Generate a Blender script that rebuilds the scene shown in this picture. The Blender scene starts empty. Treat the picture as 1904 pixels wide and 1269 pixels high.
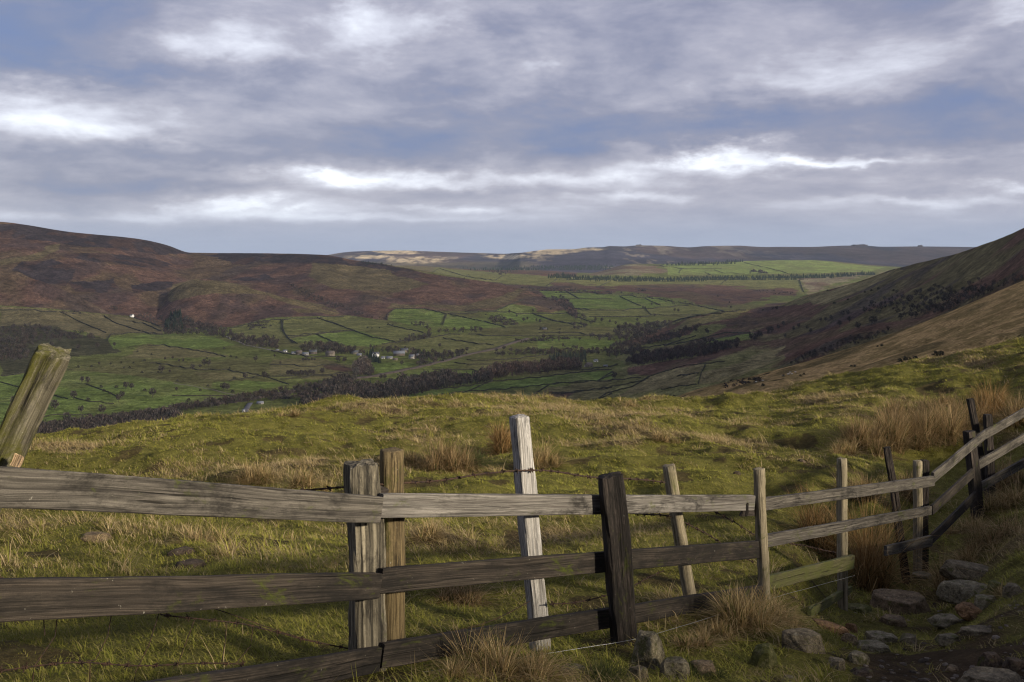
import bpy, math, random
import numpy as np
from mathutils import Matrix, Vector
rng = np.random.default_rng(7); random.seed(7)
F = 1850.0; CX = 952.0; HY = 470.0          # focal length and horizon in photo pixels; the camera is level
SC = bpy.context.scene; COL = SC.collection
MATS = {}

# ------------------------------------------------------------------ helpers
def tag(o, label=None, cat=None, group=None, kind=None):
    if label: o['label'] = label
    if cat: o['category'] = cat
    if group: o['group'] = group
    if kind: o['kind'] = kind
    return o
def empty(name, loc=(0, 0, 0), rz=0.0):
    o = bpy.data.objects.new(name, None); COL.objects.link(o)
    o.location = loc; o.rotation_euler = (0, 0, rz); o.empty_display_size = .1
    return o
def mesh_np(name, V, faces, colors=None, smooth=False):
    """faces: list of int arrays (n,3) or (n,4)"""
    me = bpy.data.meshes.new(name)
    V = np.asarray(V, dtype=np.float32)
    fs = [np.asarray(f, dtype=np.int32) for f in faces if len(f)]
    loops = np.concatenate([f.ravel() for f in fs])
    tot = np.concatenate([np.full(len(f), f.shape[1], np.int32) for f in fs])
    start = np.concatenate([[0], np.cumsum(tot)[:-1]]).astype(np.int32)
    me.vertices.add(len(V)); me.vertices.foreach_set('co', V.ravel())
    me.loops.add(len(loops)); me.loops.foreach_set('vertex_index', loops)
    me.polygons.add(len(tot)); me.polygons.foreach_set('loop_start', start); me.polygons.foreach_set('loop_total', tot)
    if smooth: me.polygons.foreach_set('use_smooth', np.ones(len(tot), bool))
    if colors is not None:
        a = me.attributes.new('Col', 'FLOAT_COLOR', 'POINT')
        c = np.ones((len(V), 4), np.float32); c[:, :3] = colors
        a.data.foreach_set('color', c.ravel())
    me.update(calc_edges=True)
    return me
def obj(name, me, mat=None, parent=None, M=None):
    o = bpy.data.objects.new(name, me); COL.objects.link(o)
    if mat is not None and not me.materials: me.materials.append(mat)
    if parent is not None: o.parent = parent
    if M is not None: o.matrix_basis = M
    return o
def grid_faces(n, m):
    i = np.arange(n - 1)[:, None] * m + np.arange(m - 1)[None, :]
    i = i.ravel()
    return np.stack([i, i + 1, i + m + 1, i + m], 1)
def dup(root, loc, rz=None, sc=None):
    r = root.copy(); COL.objects.link(r); r.location = loc
    if rz is not None: r.rotation_euler = (0, 0, rz)
    if sc is not None: r.scale = sc
    for ch in list(root.children):
        c = ch.copy(); COL.objects.link(c); c.parent = r
        for g in ch.children:
            d = g.copy(); COL.objects.link(d); d.parent = c
    return r

import bmesh
def ico(n):
    bm = bmesh.new(); bmesh.ops.create_icosphere(bm, subdivisions=n, radius=1)
    V = np.array([v.co[:] for v in bm.verts]); Fc = np.array([[v.index for v in f.verts] for f in bm.faces]); bm.free(); return V, Fc
# value noise
TAB = rng.random((256, 256))
def vnoise(x, y):
    x = np.asarray(x, float); y = np.asarray(y, float)
    xi = np.floor(x).astype(np.int64); yi = np.floor(y).astype(np.int64)
    fx = x - xi; fy = y - yi
    fx = fx * fx * fx * (fx * (fx * 6 - 15) + 10); fy = fy * fy * fy * (fy * (fy * 6 - 15) + 10)
    a = TAB[xi & 255, yi & 255]; b = TAB[(xi + 1) & 255, yi & 255]
    c = TAB[xi & 255, (yi + 1) & 255]; d = TAB[(xi + 1) & 255, (yi + 1) & 255]
    return (a * (1 - fx) + b * fx) * (1 - fy) + (c * (1 - fx) + d * fx) * fy
def fbm(x, y, o=4, seed=0.0):
    s = 0; a = .5; t = 0
    x = np.asarray(x, float) + seed * 17.3; y = np.asarray(y, float) + seed * 9.1
    for k in range(o):
        s = s + a * vnoise(x, y); t += a; a *= .5
        x, y = (x * .8 - y * .6) * 2.03 + 5.1, (x * .6 + y * .8) * 2.03 + 1.7
    return s / t
def sstep(a, b, x):
    t = np.clip((np.asarray(x, float) - a) / (b - a), 0, 1); return t * t * (3 - 2 * t)
def pchip(x, y, xq):
    x = np.asarray(x, float); y = np.asarray(y, float); xq = np.clip(xq, x[0], x[-1])
    h = np.diff(x); dl = np.diff(y) / h; m = np.zeros(len(x))
    for i in range(1, len(x) - 1):
        if dl[i - 1] * dl[i] > 0:
            w1 = 2 * h[i] + h[i - 1]; w2 = h[i] + 2 * h[i - 1]
            m[i] = (w1 + w2) / (w1 / dl[i - 1] + w2 / dl[i])
    m[0] = dl[0]; m[-1] = dl[-1]
    k = np.clip(np.searchsorted(x, xq, side='right') - 1, 0, len(x) - 2)
    t = (xq - x[k]) / h[k]
    return ((2 * t**3 - 3 * t**2 + 1) * y[k] + (t**3 - 2 * t**2 + t) * h[k] * m[k] +
            (-2 * t**3 + 3 * t**2) * y[k + 1] + (t**3 - t**2) * h[k] * m[k + 1])
def inpoly(px, py, poly):
    px = np.asarray(px); py = np.asarray(py); r = np.zeros(px.shape, bool); n = len(poly)
    for i in range(n):
        x1, y1 = poly[i]; x2, y2 = poly[(i + 1) % n]
        if y1 == y2: continue
        c = ((y1 > py) != (y2 > py)) & (px < (x2 - x1) * (py - y1) / (y2 - y1) + x1)
        r ^= c
    return r
def world(px, py, d):
    px = np.asarray(px, float); py = np.asarray(py, float); d = np.asarray(d, float)
    return np.stack([d * (px - CX) / F, d + 0 * px, -d * (py - HY) / F], -1)
def W(px, py, d): return Vector(world(px, py, d).tolist())
# transforms of the zoomed crops the layout was surveyed in
def C1(p): return [(x / 2.82, 380 + y / 2.82) for x, y in p]
def C2(p): return [(500 + x / 2.975, 420 + y / 2.975) for x, y in p]
def C3(p): return [(1000 + x / 3.732, 420 + y / 3.732) for x, y in p]
def C4(p): return [(1400 + x / 3.173, 400 + y / 3.173) for x, y in p]

# ------------------------------------------------------------------ materials
def newmat(name):
    m = bpy.data.materials.new(name); m.use_nodes = True; nt = m.node_tree; nt.nodes.clear(); MATS[name] = m
    return m, nt, nt.nodes, nt.links
def N(nt, typ, **kw):
    n = nt.nodes.new(typ)
    for k, v in kw.items():
        if k in n.inputs.keys() if isinstance(k, str) else False: n.inputs[k].default_value = v
        else: setattr(n, k, v)
    return n
def inp(n, name, v): n.inputs[name].default_value = v; return n
def noise(nt, vec, scale, detail=4, rough=.6, dist=0):
    n = nt.nodes.new('ShaderNodeTexNoise'); n.inputs['Scale'].default_value = scale
    n.inputs['Detail'].default_value = detail; n.inputs['Roughness'].default_value = rough; n.inputs['Distortion'].default_value = dist
    if vec is not None: nt.links.new(vec, n.inputs['Vector'])
    return n.outputs['Fac']
def ramp(nt, fac, stops):
    n = nt.nodes.new('ShaderNodeValToRGB'); r = n.color_ramp
    while len(r.elements) < len(stops): r.elements.new(.5)
    for e, (p, c) in zip(r.elements, stops):
        e.position = p; e.color = (c, c, c, 1) if isinstance(c, (int, float)) else (*c, 1)
    nt.links.new(fac, n.inputs['Fac']); return n.outputs['Color']
def mixc(nt, fac, a, b, mode='MIX'):
    n = nt.nodes.new('ShaderNodeMix'); n.data_type = 'RGBA'; n.blend_type = mode
    for i, v in ((0, fac), (6, a), (7, b)):
        if hasattr(v, 'links'): nt.links.new(v, n.inputs[i])
        elif isinstance(v, (int, float)): n.inputs[i].default_value = v if i == 0 else (v, v, v, 1)
        else: n.inputs[i].default_value = (*v, 1)
    return n.outputs[2]
def math_(nt, op, a, b=None, c=None):
    n = nt.nodes.new('ShaderNodeMath'); n.operation = op
    for i, v in enumerate((a, b, c)):
        if v is None: continue
        if hasattr(v, 'links'): nt.links.new(v, n.inputs[i])
        else: n.inputs[i].default_value = v
    return n.outputs[0]
def mapping(nt, vec, scale=(1, 1, 1), loc=(0, 0, 0), rot=(0, 0, 0)):
    n = nt.nodes.new('ShaderNodeMapping'); n.inputs['Scale'].default_value = scale
    n.inputs['Location'].default_value = loc; n.inputs['Rotation'].default_value = rot
    nt.links.new(vec, n.inputs['Vector']); return n.outputs[0]
def finish(nt, col, rough=.95, spec=.1, bump=None, bstr=.5, bdist=.01, transl=0):
    b = nt.nodes.new('ShaderNodeBsdfPrincipled'); o = nt.nodes.new('ShaderNodeOutputMaterial')
    if hasattr(col, 'links'): nt.links.new(col, b.inputs['Base Color'])
    else: b.inputs['Base Color'].default_value = (*col, 1)
    if hasattr(rough, 'links'): nt.links.new(rough, b.inputs['Roughness'])
    else: b.inputs['Roughness'].default_value = rough
    b.inputs['Specular IOR Level'].default_value = spec
    if bump is not None:
        bn = nt.nodes.new('ShaderNodeBump'); bn.inputs['Strength'].default_value = bstr; bn.inputs['Distance'].default_value = bdist
        nt.links.new(bump, bn.inputs['Height']); nt.links.new(bn.outputs[0], b.inputs['Normal'])
    out = b.outputs[0]
    if transl:
        t = nt.nodes.new('ShaderNodeBsdfTranslucent')
        if hasattr(col, 'links'): nt.links.new(col, t.inputs[0])
        m = nt.nodes.new('ShaderNodeMixShader'); m.inputs[0].default_value = transl
        nt.links.new(out, m.inputs[1]); nt.links.new(t.outputs[0], m.inputs[2]); out = m.outputs[0]
    nt.links.new(out, o.inputs['Surface'])
def mat_attr(name, transl=0, rough=.95, spec=.1):
    m, nt, n, l = newmat(name)
    a = nt.nodes.new('ShaderNodeAttribute'); a.attribute_name = 'Col'
    finish(nt, a.outputs['Color'], rough=rough, spec=spec, transl=transl); return m
def mat_terrain(name, scales=(.02, .12, .6), amp=(.5, .55, .5), bd=3.0, bs=.6):
    m, nt, n, l = newmat(name)
    a = nt.nodes.new('ShaderNodeAttribute'); a.attribute_name = 'Col'
    g = nt.nodes.new('ShaderNodeNewGeometry')
    c = a.outputs['Color']; hs = []
    for s, am in zip(scales, amp):
        f = noise(nt, g.outputs['Position'], s, 5, .65)
        hs.append(f)
        c = mixc(nt, 1.0, c, ramp(nt, f, [(.3, 1 - am), (.7, 1 + am * .9)]), 'MULTIPLY')
    finish(nt, c, rough=1, spec=0, bump=hs[1], bstr=bs, bdist=bd); return m
def mat_wood(name, light, dark, stain=.5, moss=0.0, mosscol=(.07, .085, .01), grain=1.0, black=(.012, .011, .01)):
    m, nt, n, l = newmat(name)
    tc = nt.nodes.new('ShaderNodeTexCoord'); oi = nt.nodes.new('ShaderNodeObjectInfo')
    off = nt.nodes.new('ShaderNodeVectorMath'); off.operation = 'SCALE'; off.inputs[0].default_value = (7, 11, 13)
    l.new(oi.outputs['Random'], off.inputs['Scale'])
    ad = nt.nodes.new('ShaderNodeVectorMath'); ad.operation = 'ADD'; l.new(tc.outputs['Object'], ad.inputs[0]); l.new(off.outputs[0], ad.inputs[1])
    P = ad.outputs[0]
    # warp so that the grain swirls round knots
    wn = nt.nodes.new('ShaderNodeTexNoise'); wn.inputs['Scale'].default_value = 3.2; wn.inputs['Detail'].default_value = 1
    l.new(mapping(nt, P, (1, 1, .55)), wn.inputs['Vector'])
    ws = nt.nodes.new('ShaderNodeVectorMath'); ws.operation = 'SCALE'; ws.inputs['Scale'].default_value = .03; l.new(wn.outputs['Color'], ws.inputs[0])
    wa = nt.nodes.new('ShaderNodeVectorMath'); wa.operation = 'ADD'; l.new(P, wa.inputs[0]); l.new(ws.outputs[0], wa.inputs[1])
    G = noise(nt, mapping(nt, wa.outputs[0], (1, 1, .007)), 170 * grain, 2, .7)
    G2 = noise(nt, mapping(nt, wa.outputs[0], (1, 1, .014)), 60 * grain, 5, .75)
    crack = ramp(nt, noise(nt, mapping(nt, wa.outputs[0], (1, 1, .012)), 70, 2, .5, .2), [(.27, 1), (.34, 0)])
    big = noise(nt, mapping(nt, P, (1, 1, .35)), 7, 8, .78, .3)
    fine = noise(nt, P, 220, 3, .7)
    c = mixc(nt, ramp(nt, G2, [(.34, 0), (.66, 1)]), dark, light)
    c = mixc(nt, .75, c, ramp(nt, G, [(.34, .32), (.64, 1.45)]), 'MULTIPLY')
    c = mixc(nt, .5, c, ramp(nt, fine, [(.3, .6), (.7, 1.4)]), 'MULTIPLY')
    st = ramp(nt, big, [(.62 - stain * .3, 0), (.72 - stain * .22, 1)])
    c = mixc(nt, math_(nt, 'MULTIPLY', st, .82), c, black)
    c = mixc(nt, math_(nt, 'MULTIPLY', crack, .85), c, (.008, .007, .006))
    if moss:
        mf = ramp(nt, noise(nt, mapping(nt, P, (1, 1, .4)), 9, 6, .75, .5), [(.62 - moss * .3, 0), (.72 - moss * .2, 1)])
        mc = mixc(nt, ramp(nt, fine, [(.3, 0), (.7, 1)]), tuple(v * .5 for v in mosscol), mosscol)
        c = mixc(nt, math_(nt, 'MULTIPLY', mf, .85), c, mc)
    # pale lichen specks
    lf = ramp(nt, noise(nt, P, 45, 4, .6), [(.70, 0), (.74, 1)])
    c = mixc(nt, math_(nt, 'MULTIPLY', lf, .35), c, (.42, .40, .33))
    h = math_(nt, 'ADD', math_(nt, 'MULTIPLY', G, .55), math_(nt, 'SUBTRACT', G2, math_(nt, 'MULTIPLY', crack, 1.2)))
    finish(nt, c, rough=.9, spec=.15, bump=h, bstr=.85, bdist=.006); return m
def mat_rock(name, base, lichen=.5, moss=.3, orange=0):
    m, nt, n, l = newmat(name)
    g = nt.nodes.new('ShaderNodeNewGeometry'); P = g.outputs['Position']
    c = mixc(nt, ramp(nt, noise(nt, P, 9, 6, .7), [(.3, 0), (.7, 1)]), tuple(v * .45 for v in base), tuple(v * 1.25 for v in base))
    fine = noise(nt, P, 90, 5, .75)
    c = mixc(nt, .8, c, ramp(nt, fine, [(.35, .35), (.65, 1.7)]), 'MULTIPLY')
    c = mixc(nt, .8, c, ramp(nt, noise(nt, P, 14, 6, .75, .6), [(.40, .45), (.58, 1.25)]), 'MULTIPLY')
    c = mixc(nt, ramp(nt, noise(nt, P, 24, 5, .65, .3), [(.66 - lichen * .12, 0), (.74 - lichen * .10, .7)]), c, (.24, .22, .155))
    up = nt.nodes.new('ShaderNodeSeparateXYZ'); l.new(g.outputs['Normal'], up.inputs[0])
    mf = math_(nt, 'MULTIPLY', ramp(nt, noise(nt, P, 13, 5, .7), [(.64 - moss * .25, 0), (.72 - moss * .2, 1)]), .8)
    c = mixc(nt, mf, c, (.06, .065, .012))
    finish(nt, c, rough=.9, spec=.2, bump=math_(nt, 'ADD', fine, math_(nt, 'MULTIPLY', noise(nt, P, 25, 5, .7), 2.0)), bstr=.9, bdist=.012); return m

M_terr = mat_terrain('hill_cover', (.018, .09, .4), (.4, .55, .6), 3.0, .75)
M_far = mat_terrain('moor_cover', (.0012, .006, .03), (.4, .4, .35), 10, .5)
M_leaf = mat_attr('plant_matter', transl=.25)
M_blade = mat_attr('grass_blades', transl=.45, rough=.8)
M_twig = mat_attr('twigs', rough=1)

# ------------------------------------------------------------------ far terrain: control nets of (py, distance)
ZB_C = 3; ZB_X0 = -420; ZB_Y0 = 380
ZB_W = (2400 + 420) // ZB_C + 2; ZB_H = (1000 - 380) // ZB_C + 2
ZB = np.full((ZB_H, ZB_W), 1e9); ZBP = np.zeros((ZB_H, ZB_W, 3))
def zb_splat(V):
    px = CX + F * V[:, 0] / V[:, 1]; py = HY - F * V[:, 2] / V[:, 1]
    ix = ((px - ZB_X0) / ZB_C).astype(int); iy = ((py - ZB_Y0) / ZB_C).astype(int)
    ok = (ix >= 0) & (ix < ZB_W) & (iy >= 0) & (iy < ZB_H); ids = np.nonzero(ok)[0]
    order = ids[np.argsort(-V[ids, 1])]
    ex = ZB[iy[order], ix[order]]
    keep = V[order, 1] < ex; order = order[keep]
    ZB[iy[order], ix[order]] = V[order, 1]; ZBP[iy[order], ix[order]] = V[order]
def hit(px, py):
    """visible far-terrain point at a surveyed bearing and dip"""
    ix = int((px - ZB_X0) / ZB_C); iy = int((py - ZB_Y0) / ZB_C)
    best = None
    for r in range(0, 4):
        for yy in range(iy - r, iy + r + 1):
            for xx in range(ix - r, ix + r + 1):
                if 0 <= yy < ZB_H and 0 <= xx < ZB_W and ZB[yy, xx] < 1e8:
                    q = ZBP[yy, xx]; e = (CX + F * q[0] / q[1] - px)**2 + (HY - F * q[2] / q[1] - py)**2
                    if best is None or e < best[0]: best = (e, q)
        if best: break
    if best is None: return None
    q = best[1]; d = q[1]
    return Vector((d * (px - CX) / F, d, q[2]))

# ---- land cover (albedo) surveyed as patches on the slopes
G_FIELD = np.array((.088, .098, .030)); G_BRIGHT = np.array((.098, .128, .034)); OLIVE = np.array((.115, .098, .048))
TAN = np.array((.17, .145, .075)); BRACK = np.array((.088, .053, .038)); HEATH = np.array((.034, .027, .027))
PALE = np.array((.19, .165, .10)); DKGREEN = np.array((.05, .048, .026)); SCRUB = np.array((.045, .035, .03))
PATCH = [
 # moor and bracken above the intake wall on the left hills
 ('brack', [(-400, 380), (1070, 380), (1075, 592), (1050, 577), (950, 565), (917, 579), (819, 579), (732, 575), (720, 597), (648, 586), (500, 591), (430, 608), (300, 612), (240, 588), (200, 585), (106, 575), (0, 569), (-400, 560)]),
 ('olive', C1([(880, 440), (930, 410), (1050, 388), (1250, 415), (1350, 452), (1560, 500), (1770, 560), (1700, 566), (1400, 478), (1200, 455), (1050, 490), (900, 520)])),
 ('olive', C1([(1530, 540), (1640, 545), (1700, 560), (1560, 565)])),
 ('olive', C1([(330, 215), (180, 260), (0, 300), (0, 330), (200, 290), (330, 240)])),
 ('olive', C2([(250, 200), (600, 245), (900, 330), (700, 370), (350, 340), (230, 280)])),
 ('olive', C2([(640, 470), (700, 440), (900, 440), (1100, 440), (1240, 400), (1400, 345), (1400, 380), (1280, 450), (1050, 476), (860, 458), (690, 458)])),
 ('heath', C1([(60, 350), (130, 305), (280, 290), (385, 335), (350, 430), (210, 400), (120, 370)])),
 ('heath', C1([(360, 400), (600, 388), (640, 430), (560, 460), (400, 462)])),
 ('heath', C1([(700, 420), (900, 408), (890, 445), (720, 462)])),
 ('heath', C1([(350, 270), (600, 270), (780, 290), (900, 330), (760, 345), (560, 320), (350, 290)])),
 ('heath', C1([(1180, 262), (1400, 262), (1310, 320), (1220, 322)])),
 ('heath', C1([(1210, 390), (1400, 360), (1460, 400), (1300, 400)])),
 ('heath', C1([(0, 90), (190, 100), (430, 150), (760, 180), (980, 240), (1015, 262), (820, 262), (500, 235), (200, 190), (0, 170)])),
 ('heath', C1([(1015, 262), (1300, 258), (1700, 262), (1805, 280), (1805, 330), (1600, 310), (1200, 300)])),
 ('heath', C2([(0, 150), (300, 165), (500, 195), (700, 235), (850, 250), (700, 265), (400, 225), (200, 215), (0, 190)])),
 # pale pasture under the intake
 ('tan', C1([(0, 538), (300, 555), (545, 582), (660, 592), (800, 620), (860, 650), (850, 682), (700, 672), (580, 690), (555, 705), (420, 660), (0, 648)])),
 ('dkgreen', C1([(0, 640), (300, 650), (560, 700), (640, 770), (380, 800), (150, 880), (0, 900)])),
 ('field2', C1([(1210, 650), (1340, 618), (1480, 603), (1480, 700), (1400, 710), (1250, 690)])),
 ('olive2', C1([(760, 740), (1000, 735), (1200, 790), (1000, 800), (640, 800)])),
 ('olive2', C1([(1030, 870), (1200, 880), (1350, 900), (1200, 930), (1080, 920)])),
 ('olive2', C2([(0, 740), (280, 740), (480, 760), (470, 830), (200, 850), (0, 840)])),
 ('brack2', C2([(290, 760), (380, 752), (480, 790), (420, 800), (320, 785)])),
 ('bright', C1([(560, 700), (860, 680), (1130, 700), (1240, 740), (1040, 760), (780, 730), (600, 760)])),
 ('bright', C1([(0, 900), (400, 870), (700, 900), (1200, 980), (1230, 1010), (900, 1065), (400, 1110), (200, 1160), (0, 1180)])),
 ('bright', C1([(1120, 935), (1300, 925), (1520, 945), (1250, 1000), (1110, 960)])),
 ('field2', C2([(80, 520), (440, 497), (620, 540), (860, 590), (700, 640), (560, 610), (270, 600), (100, 620)])),
 ('bright', C2([(120, 625), (270, 602), (480, 580), (700, 640), (560, 672), (300, 650), (160, 650)])),
 ('bright', C2([(655, 520), (665, 480), (690, 462), (860, 460), (970, 488), (940, 560), (760, 545)])),
 ('bright', C2([(985, 488), (1220, 530), (1320, 560), (1100, 570), (960, 555)])),
 ('bright', C2([(1250, 475), (1350, 435), (1420, 470), (1560, 520), (1390, 540), (1200, 490)])),
 ('field2', C2([(700, 660), (960, 600), (1100, 598), (1380, 625), (1280, 665), (1080, 700), (900, 690)])),
 ('bright', C2([(560, 755), (820, 760), (620, 820), (590, 800)])),
 ('bright', C2([(660, 850), (900, 790), (1160, 800), (1150, 830), (800, 840), (700, 860)])),
 ('bright', C2([(580, 975), (780, 930), (1100, 885), (1400, 850), (1900, 800), (1900, 850), (1400, 893), (1100, 918), (690, 975)])),
 ('olive2', C2([(1450, 945), (1550, 880), (1900, 860), (1900, 965), (1450, 950)])),
 ('brack2', C2([(1480, 940), (1560, 905), (1700, 910), (1650, 940)])),
 # fields beyond
 ('field2', C2([(640, 215), (940, 232), (1310, 265), (1900, 300), (1900, 345), (1500, 335), (1330, 325), (1150, 300), (880, 265)])),
 ('tan', C2([(640, 212), (930, 230), (890, 262), (760, 240)])),
 ('brack2', C2([(1530, 335), (1600, 305), (1900, 345), (1900, 375), (1600, 345)])),
 ('bright', C3([(0, 450), (200, 455), (560, 478), (860, 500), (1300, 590), (1050, 545), (720, 580), (250, 575), (210, 510), (60, 500)])),
 ('field2', C3([(280, 585), (700, 580), (1050, 550), (1300, 590), (1100, 618), (700, 625), (350, 632)])),
 ('brack2', C3([(130, 390), (520, 420), (900, 400), (1300, 420), (1500, 440), (1790, 440), (1800, 480), (1600, 500), (1380, 560), (1300, 575), (1050, 530), (760, 480), (450, 455), (60, 425)])),
 ('field2', C3([(130, 350), (860, 380), (1300, 370), (1810, 365), (1850, 480), (1790, 440), (1500, 425), (1300, 415), (900, 400), (520, 420), (130, 385)])),
 ('pale', C3([(1820, 365), (2300, 330), (2100, 400), (1870, 470)])),
 ('pale', C3([(350, 335), (480, 290), (660, 266), (820, 270), (900, 310), (860, 345), (400, 350)])),
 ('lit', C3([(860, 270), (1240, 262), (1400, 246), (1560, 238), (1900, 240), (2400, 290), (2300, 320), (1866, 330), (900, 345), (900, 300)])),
 ('brack2', C3([(0, 490), (100, 530), (190, 590), (0, 600)])),
 ('bright', C3([(0, 790), (250, 780), (540, 800), (480, 850), (0, 850)])),
 # the right-hand slopes
 ('tan2', C3([(1180, 950), (1400, 870), (1560, 812), (1500, 850), (1300, 925)])),
 ('tan2', C3([(1150, 1010), (1400, 955), (1760, 820), (1750, 860), (1600, 950), (1300, 1080), (1130, 1090)])),
 ('tan2', C3([(780, 1045), (1000, 975), (1140, 955), (1100, 1090), (850, 1120), (560, 1180), (700, 1100)])),
 ('tan2', C4([(0, 590), (300, 480), (600, 400), (850, 310), (900, 330), (640, 440), (450, 520), (300, 570), (0, 700)])),
 ('bright', C3([(1000, 860), (1260, 780), (1500, 745), (1480, 790), (1280, 820), (1050, 850)])),
 ('field2', C3([(700, 830), (1050, 760), (1100, 700), (1300, 675), (1310, 700), (1200, 760), (1000, 820), (720, 860)])),
 ('olive2', C3([(930, 720), (1050, 650), (1300, 610), (1600, 560), (1866, 500), (1866, 560), (1500, 600), (1250, 660), (1150, 680), (960, 740)])),
 ('brack2', C3([(1140, 690), (1400, 640), (1560, 560), (1866, 540), (1866, 660), (1600, 700), (1420, 740), (1350, 740), (1380, 680)])),
 ('brack2', C3([(620, 1040), (640, 980), (1100, 910), (1400, 840), (1700, 790), (1866, 780), (1866, 900), (1700, 900), (1760, 820), (1500, 830), (1400, 880), (1170, 950), (900, 1000), (780, 1040)])),
 ('brack2', C4([(40, 790), (200, 740), (400, 700), (640, 650), (900, 620), (1000, 590), (850, 660), (500, 740), (330, 810), (180, 870), (210, 770)])),
 ('brack2', C4([(0, 600), (200, 560), (420, 520), (300, 600), (100, 640), (0, 680)])),
]
PAL = dict(tan2=OLIVE * 1.05 + TAN * .12, brack=BRACK, brack2=BRACK * .95, olive=OLIVE * .62 + BRACK * .22, olive2=OLIVE * .8 + G_FIELD * .2, heath=HEATH, tan=TAN * .62, dkgreen=DKGREEN,
           field2=G_FIELD * .75 + OLIVE * .35, bright=G_BRIGHT, pale=PALE * .8, lit=G_BRIGHT * 1.15 + TAN * .12)  # lit puts sunshine on the plateau fields into their green
def landcover(px, py, x, y, base=None):
    n = len(px)
    w1 = fbm(x / 150, y / 150, 4, 1) - .5; w2 = fbm(x / 150, y / 150, 4, 2) - .5
    k = np.clip(y / 2500, .4, 2.5)
    c = np.tile(G_FIELD if base is None else base, (n, 1)).astype(float)
    t = sstep(.40, .62, fbm(x / 260, y / 260, 4, 3))[:, None]
    if base is None: c = c * (1 - .6 * t) + OLIVE * .8 * .6 * t
    for kind, poly in PATCH:
        xs = [p[0] for p in poly]; ys = [p[1] for p in poly]
        soft = 26 if kind in ('brack', 'heath', 'olive', 'brack2', 'pale', 'olive2', 'tan2', 'dkgreen') else 6
        if kind == 'brack': soft = 5
        q = px + w1 * soft; r = py + w2 * soft * .6
        m = (q > min(xs)) & (q < max(xs)) & (r > min(ys)) & (r < max(ys))
        ids = np.nonzero(m)[0]
        if not len(ids): continue
        ids = ids[inpoly(q[ids], r[ids], poly)]
        if not len(ids): continue
        cc = np.tile(PAL[kind], (len(ids), 1))
        X, Y = x[ids], y[ids]
        if kind in ('brack', 'brack2'):
            a = sstep(.48, .66, fbm(X / 120, Y / 220, 5, 6))[:, None] * .45
            cc = cc * (1 - a) + OLIVE * .62 * a
            a = sstep(.50, .66, fbm(X / 90, Y / 160, 5, 8))[:, None] * .55
            cc = cc * (1 - a) + HEATH * 1.15 * a
        if kind in ('heath',):
            a = sstep(.55, .68, fbm(X / 60, Y / 100, 5, 9))[:, None] * .6
            cc = cc * (1 - a) + BRACK * .8 * a
        if kind == 'pale':
            a = sstep(.45, .6, fbm(X / 110, Y / 200, 4, 5))[:, None] * .7
            cc = cc * (1 - a) + BRACK * 1.1 * a
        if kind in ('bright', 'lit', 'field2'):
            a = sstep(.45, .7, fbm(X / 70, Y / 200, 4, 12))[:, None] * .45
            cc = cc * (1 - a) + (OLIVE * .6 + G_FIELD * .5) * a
        c[ids] = cc
    return c * 1.28 * (.82 + .36 * fbm(x / 40, y / 40, 3, 11))[:, None]

SHEETS = []
def sheet(name, cols, px0, px1, nx, ny, amp, scale, mat, cover, back=True, label=None):
    pxs = sorted(cols); R = len(cols[pxs[0]])
    PY = np.array([[r[0] for r in cols[p]] for p in pxs], float); D = np.log(np.array([[r[1] for r in cols[p]] for p in pxs], float))
    xq = np.linspace(px0, px1, nx)
    PYx = np.stack([pchip(pxs, PY[:, j], xq) for j in range(R)], 1); Dx = np.stack([pchip(pxs, D[:, j], xq) for j in range(R)], 1)
    t = np.linspace(0, R - 1, ny)
    PYg = np.zeros((ny, nx)); Dg = np.zeros((ny, nx))
    for i in range(nx):
        PYg[:, i] = pchip(np.arange(R), PYx[i], t); Dg[:, i] = pchip(np.arange(R), Dx[i], t)
    Dg = np.exp(Dg)
    if back:
        ex = [(1.02, 2), (1.06, 6), (1.14, 16), (1.3, 40)]
        PYg = np.vstack([PYg[0] + e[1] for e in ex[::-1]] + [PYg]); Dg = np.vstack([Dg[0] * e[0] for e in ex[::-1]] + [Dg])
    PX = np.tile(xq, (PYg.shape[0], 1))
    V = world(PX.ravel(), PYg.ravel(), Dg.ravel())
    rows = np.repeat(np.arange(PYg.shape[0]) - (4 if back else 0), nx)
    tap = np.clip(.12 + rows / (ny * .18), .12, 1)
    # gullied relief
    f = fbm(V[:, 0] / scale, V[:, 1] / scale, 5, 4 + len(SHEETS)) - .5
    rdg = 1 - np.abs(fbm(V[:, 0] / (scale * 1.7), V[:, 1] / (scale * 1.7), 4, 21 + len(SHEETS)) - .5) * 4
    V[:, 2] += amp * tap * (f * 1.2 - .35 * np.clip(rdg, 0, 1))
    px = CX + F * V[:, 0] / V[:, 1]; py = HY - F * V[:, 2] / V[:, 1]
    c = cover(px, py, V[:, 0], V[:, 1])
    me = mesh_np(name, V, [grid_faces(PYg.shape[0], nx)], c, smooth=True)
    o = obj(name, me, mat); tag(o, kind='structure')
    zb_splat(V); SHEETS.append(o)
    return o

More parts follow.
